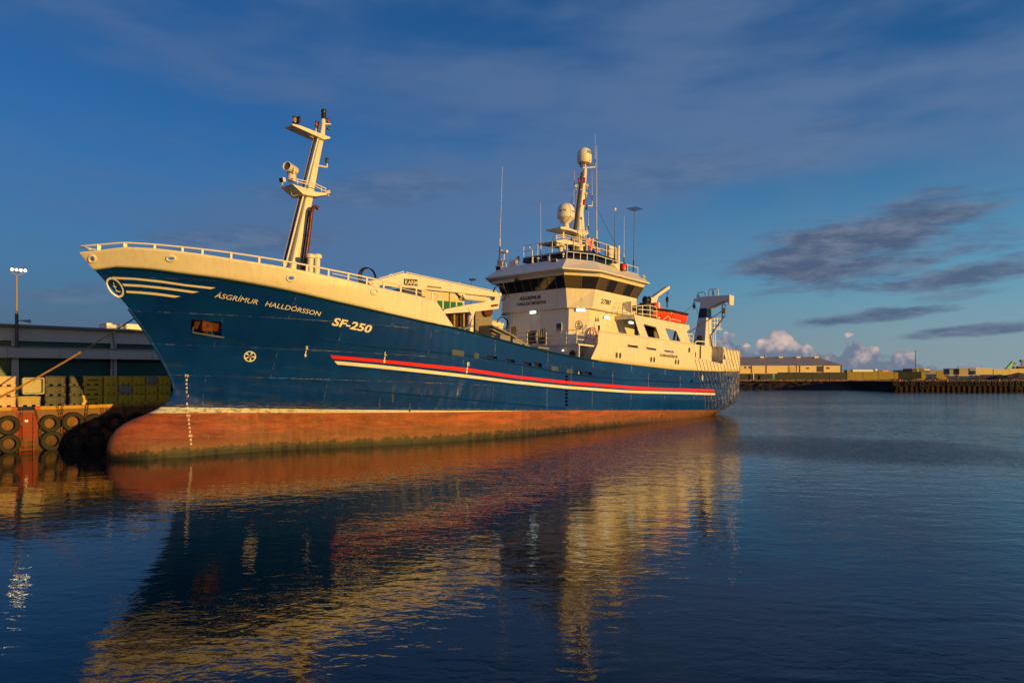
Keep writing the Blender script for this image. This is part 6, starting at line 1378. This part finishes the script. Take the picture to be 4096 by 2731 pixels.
wbox(fw, 'roller_door', 3152, 3184, 1466, 1495, dW, .1, TANP, -.12); dd = wbox(fw, 'loading_door', 3267, 3291, 1464, 1487, dW, .1, BLACK, -.12); wbox(dd, 'door_panel', 3268, 3290, 1478, 1482, dW, .05, RAIL, -.16) if False else None
for a in ((2978, 2986, 1464, 1474), (2995, 3005, 1464, 1474), (3225, 3238, 1468.5, 1476), (3306, 3319, 1467, 1476)):
    w = wbox(fw, 'window', *a, dW, .12, RAIL, -.14); mb = MB(o, flip=False); mb.box(((X(a[0]+1, dW)+X(a[1]-1, dW))/2, dW-.17, (Zh(a[2]+1, dW)+Zh(a[3]-1, dW))/2), (X(a[1]-1, dW)-X(a[0]+1, dW), .06, Zh(a[2]+1, dW)-Zh(a[3]-1, dW))); mb.build('pane', BLACK, w)
for px in (3006, 3065, 3186, 3199, 3293, 3365): wbox(fw, 'downpipe', px-.7, px+.7, 1462, 1492, dW, .2, DARKST, -.25)
# fences
OLV = mat('fence_olive', (.30, .23, .05), .8, var=.25, vscale=1.2, stretch=(4, 4, .3)); FSHADE = mat('fence_shaded', (.045, .042, .035), .8, var=.2); DNV = mat('hoarding_navy', (.010, .014, .03), .6)  # left stretch of the olive fence: cast shade put into its colour
dF = 222.
def fence(label, px0, px1, py0, m, d=dF, cat='fence'):
    f = wthing('yard_fence', label, cat, px0, d); wbox(f, 'fence_panel', px0, px1, py0, 0, d, .12, m, 0, True)
    k = max(int((px1-px0)/60), 1)
    for i in range(k+1): p = lerp(px0+.7, px1-.7, i/k); wbox(f, 'fence_post', p-.4, p+.4, py0-.3, 0, d, .06, m, -.07, True)
    return f
fence('dark navy hoarding beside the stern with a gap', 2880, 3012, 1494, DNV); fence('dark navy hoarding left of the green sign board', 3017, 3109, 1494, DNV); fence('long board fence before the cream warehouse, shade painted into its colour', 3110, 3388, 1489, FSHADE); fence('long olive board fence lit by the sun', 3388.5, 3705, 1486, OLV); fence('short olive fence panel right of the rubble pile', 3745, 3789, 1484.5, OLV)
g = wthing('sign_board', 'upright green sign board on the dark hoarding', 'sign', 3094, 219); wbox(g, 'board', 3090, 3099, 1496, 1517, 219, .1, mat('sign_green', (.02, .25, .17), .5)); wbox(g, 'board_header', 3091.5, 3097.5, 1498, 1500, 219, .03, RAIL, -.04)
g = wthing('gate_post', 'white gate post in the gap of the navy hoarding', 'post', 3014, 221); wbox(g, 'post', 3013, 3015.5, 1490, 1516, 221, .3, RAIL, 0, True)
BLG = mat('box_bluegrey', (.16, .19, .22), .6); CRM2 = mat('container_cream', (.55, .43, .22), .6, var=.25, vscale=1, stretch=(6, 6, .2))
def vehicle_box(name, label, cat, parts, px, d):
    g = wthing(name, label, cat, px, d)
    for a in parts: wbox(g, *a)
    return g
vehicle_box('white_trailer', 'white box trailer behind the olive fence', 'trailer', [('trailer_box', 3411, 3493, 1478, 1494, 240, 2.6, RAIL), ('trailer_nose', 3388, 3410.5, 1479, 1494, 240.4, 2.2, BLG), ('tractor_roof', 3494, 3500, 1482, 1494, 240.3, 2, GUT), ('wind_deflector', 3501, 3510, 1475.5, 1484, 240.3, 2, RAIL)], 3440, 240)
vehicle_box('red_lorry', 'white and red lorry roof showing over the olive fence', 'lorry', [('white_body', 3512, 3528, 1483, 1496, 240, 2.5, GUT), ('box_body', 3528.3, 3554, 1481, 1496, 240, 2.5, RAIL), ('red_trim', 3529, 3556, 1481.8, 1484.4, 240, .1, REDS, -.2)], 3535, 240)
vehicle_box('open_shed', 'low dark open shed behind the olive fence by the pole', 'shed', [('shed_roof', 3649, 3721, 1473.6, 1475.6, 250, 6, GUT), ('shed_wall', 3649, 3652, 1475.6, 1492, 250, 6, BLACK), ('back_wall', 3652.5, 3720, 1476, 1492, 255, .3, DARKST), ('white_end', 3696, 3721, 1476, 1480, 250, .2, RAIL), ('shed_post', 3670, 3674, 1475.7, 1492, 250, .3, TANP)], 3680, 250)
vehicle_box('blue_shed', 'long low blue-grey shed roof far behind the fences', 'shed', [('shed_body', 3612, 3800, 1481, 1494, 300, 8, BLG), ('roof_strip', 3612, 3800, 1480, 1481, 300, 8.2, GUT)], 3700, 300)
vehicle_box('pale_container', 'tall tan container with the shade of its left side put in as grey', 'container', [('container_body', 3837, 3873, 1474.5, 1504, 212, 3.0, mat('container_tan', (.36, .28, .18), .7, var=.15)), ('shaded_side', 3798, 3836.8, 1475, 1504, 213, 3.0, BLG), ('roof_sheet', 3796, 3874, 1473.6, 1474.5, 211.8, 3.4, GUT)], 3850, 212)  # grey box stands for the container's unlit side, shade put into its colour
vehicle_box('grey_container', 'blue-grey container left of the long cream one', 'container', [('container_body', 3879, 3903, 1474, 1498, 228, 6, BLG), ('small_box', 3903.2, 3918, 1482.5, 1497, 226, 2, mat('pale_blue', (.30, .36, .40), .5))], 3890, 228)
vehicle_box('cream_container', 'long cream container right of the blue-grey one', 'container', [('container_body', 3903.3, 3971, 1473, 1498, 230, 3, CRM2), ('top_rail', 3903.3, 3971, 1472.4, 1473, 229.9, 3.1, RAIL)], 3930, 230)
vehicle_box('cream_container', 'middle cream container under the green boom', 'container', [('container_body', 3974.5, 4036, 1477, 1498, 231, 3, CRM2), ('top_rail', 3974.5, 4036, 1476.4, 1477, 230.9, 3.1, RAIL)], 4005, 231)
vehicle_box('cream_container', 'rightmost cream container at the picture edge', 'container', [('container_body', 4037, 4180, 1475, 1498, 231, 3, CRM2), ('top_rail', 4037, 4180, 1474.4, 1475, 230.9, 3.1, RAIL)], 4090, 231)
vehicle_box('guard_rail', 'low grey guard rail before the containers', 'rail', [('rail_bar', 3770, 3920, 1498.5, 1500, 208, .08, STEEL)]+[('rail_post', p, p+1.6, 1499, 1505, 208.1, .1, STEEL) for p in range(3775, 3920, 20)], 3845, 208)
# green material handler boom
gb_ = wthing('material_handler', 'bright green slanting crane boom above the cream containers', 'crane', 4030, 245); o = gb_.location; dG = 245
GRN = mat('boom_green', (.03, .38, .03), .4)
mb = MB(o, flip=False); mb.beam((X(4022, dG), dG, Zh(1482, dG)), (X(4052, dG), dG, Zh(1447, dG)), .9, .7, up=(0, 1, 0)); mb.build('boom', GRN, gb_, bevel=.05)
mb = MB(o, flip=False); mb.box((X(4056, dG), dG, Zh(1453, dG)), (1.0, .8, .7)); mb.cyl((X(4056, dG), dG, Zh(1455, dG)), (X(4056, dG), dG, Zh(1466, dG)), .06); mb.box((X(4058, dG), dG, Zh(1470, dG)), (.7, .7, .6)); mb.build('grab_head', DARKST, gb_)
mb = MB(o, flip=False); mb.box((X(4018, dG), dG, 3.9), (3.2, 2.6, 3.2)); mb.build('cab', GRN, gb_, bevel=.1)
for px, d, y0, lab in ((3664, 235, 1403, 'tall thin lamp pole behind the olive fence'), (3284, 300, 1418, 'short lamp pole behind the warehouse roof'), (3832, 260, 1465, 'stubby lamp pole over the tan container')):
    g = wthing('light_pole', lab, 'lamp post', px, d); mb = MB(g.location, flip=False); x = X(px, d); mb.cyl((x, d, QZ), (x-.15, d, Zh(y0, d)), .16, .1, 8); mb.build('pole', GUT, g); mb = MB(g.location, flip=False); mb.box((x+.1, d, Zh(y0, d)), (1.1, .3, .18)); mb.build('lamp_head', GUT, g)
g = wthing('lattice_mast', 'brown lattice mast at the right picture edge', 'mast', 4087, 250); x = X(4087, 250); mb = MB(g.location, flip=False)
for a, b_ in ((-.4, -.4), (.4, -.4), (.4, .4), (-.4, .4)): mb.cyl((x+a, 250+b_, QZ), (x+a*.7, 250+b_*.7, Zh(1444, 250)), .07, k=5)
for k in range(12): z = lerp(QZ, Zh(1444, 250), k/12); mb.tube([(x-.38, 249.6, z), (x+.38, 249.6, z+.4)], .05, 4)
mb.build('lattice', RUSTY, g); mb = MB(g.location, flip=False); mb.box((x, 250, Zh(1443, 250)), (1.1, 1, .7)); mb.build('mast_top', DARKST, g)
vehicle_box('scrap_stack', 'stack of dark scrap at the right picture edge', 'scrap', [('scrap_base', 4072, 4130, 1467, 1476, 248, 3, RUSTY), ('scrap_top', 4080, 4110, 1465, 1467, 248.5, 2, DARKST)], 4090, 248)
# pier with sheet piles and tyres
dP = 166.; PZ = Zh(1526, dP); PILE = mat('sheet_pile', (.045, .022, .012), .8, spec=.15, var=.5, vscale=1.5)
mb = MB(flip=False); px0 = X(3572, dP); mb.box((px0+150, dP+11, (PZ-1)/2), (300, 21.8, PZ+1)); o = mb.build('pier', mat('pier_top', (.030, .024, .018), .9, var=.4, spec=.1)); tag(o, 'low dark pier across the harbour', None, kind='structure')
mb = MB(flip=False)
for i in range(120): x = px0+.6+i*1.27; mb.box((x, dP-.12, PZ*.30-.5), (.5, .22, PZ*.42+1.0+random.uniform(-.15, .15)))
mb.box((px0+76, dP-.2, PZ-.12), (152, .4, .10)); o = mb.build('pier_wall', PILE); tag(o, 'rusty sheet piling of the far pier', None, kind='structure')
xs = [480, 572, 718, 800, 877, 955, 1040, 1145, 1225, 1305, 1397, 1487, 1590, 1680, 1765, 1855, 1945, 2035, 2130, 2225, 2320]
ords = 'first second third fourth fifth sixth seventh eighth ninth tenth eleventh twelfth thirteenth fourteenth fifteenth sixteenth seventeenth eighteenth nineteenth twentieth last'.split()
def far_tyre(px, py, lab):
    M = Matrix.Translation((X(px, dP), dP-.52, Zh(py, dP))) @ Matrix.Rotation(random.uniform(-.25, .25), 4, 'Z') @ Matrix.Rotation(random.uniform(-3, 3), 4, 'Y') @ Matrix.Scale(1.04, 4)
    c = bpy.data.objects.new('tyre_fender', [c_ for c_ in ty0.children if c_.name.startswith('tread')][0].data); col.objects.link(c); c.matrix_world = M; tag(c, lab, 'tyre', 'tyre fenders on the far pier')
for i, x in enumerate(xs): far_tyre(3500+x/3.946, 1534.5+random.uniform(-1, 1.5), '%s upper tyre on the far pier from its left end' % ords[i])
for x, lab in ((345, 'low tyre at the left corner of the far pier'), (718, 'lower tyre below the third upper tyre of the far pier'), (805, 'lower tyre below the fourth upper tyre of the far pier'), (2130, 'lower tyre near the right end of the far pier, left of two'), (2228, 'lower tyre near the right end of the far pier, right of two')): far_tyre(3500+x/3.946, 1550, lab)
BOL = mat('bollard_orange', (.70, .13, .03), .6)
for px, lab in ((3598, 'left orange bollard on the far pier'), (3789, 'middle orange bollard on the far pier'), (3996, 'right orange bollard on the far pier')):
    g = empty('bollard', Matrix.Translation((X(px, dP+1.2), dP+1.2, PZ)), lab, 'bollard', 'bollards on the far pier'); mb = MB(g.location, flip=False); mb.lathe(g.location, [(.28, 0), (.22, .1), (.2, .35), (.32, .45), (.32, .55), (.1, .6)], 14); mb.build('bollard_body', BOL, g, smooth=True)
b_ = mound(X(3585, 236), 236, 2.3, 1.5, 2.9, 21, 'bush', 'small dark bush peeping over the olive fence', mat('bush_green', (.02, .025, .012), .9), 'bush', .3, 26)
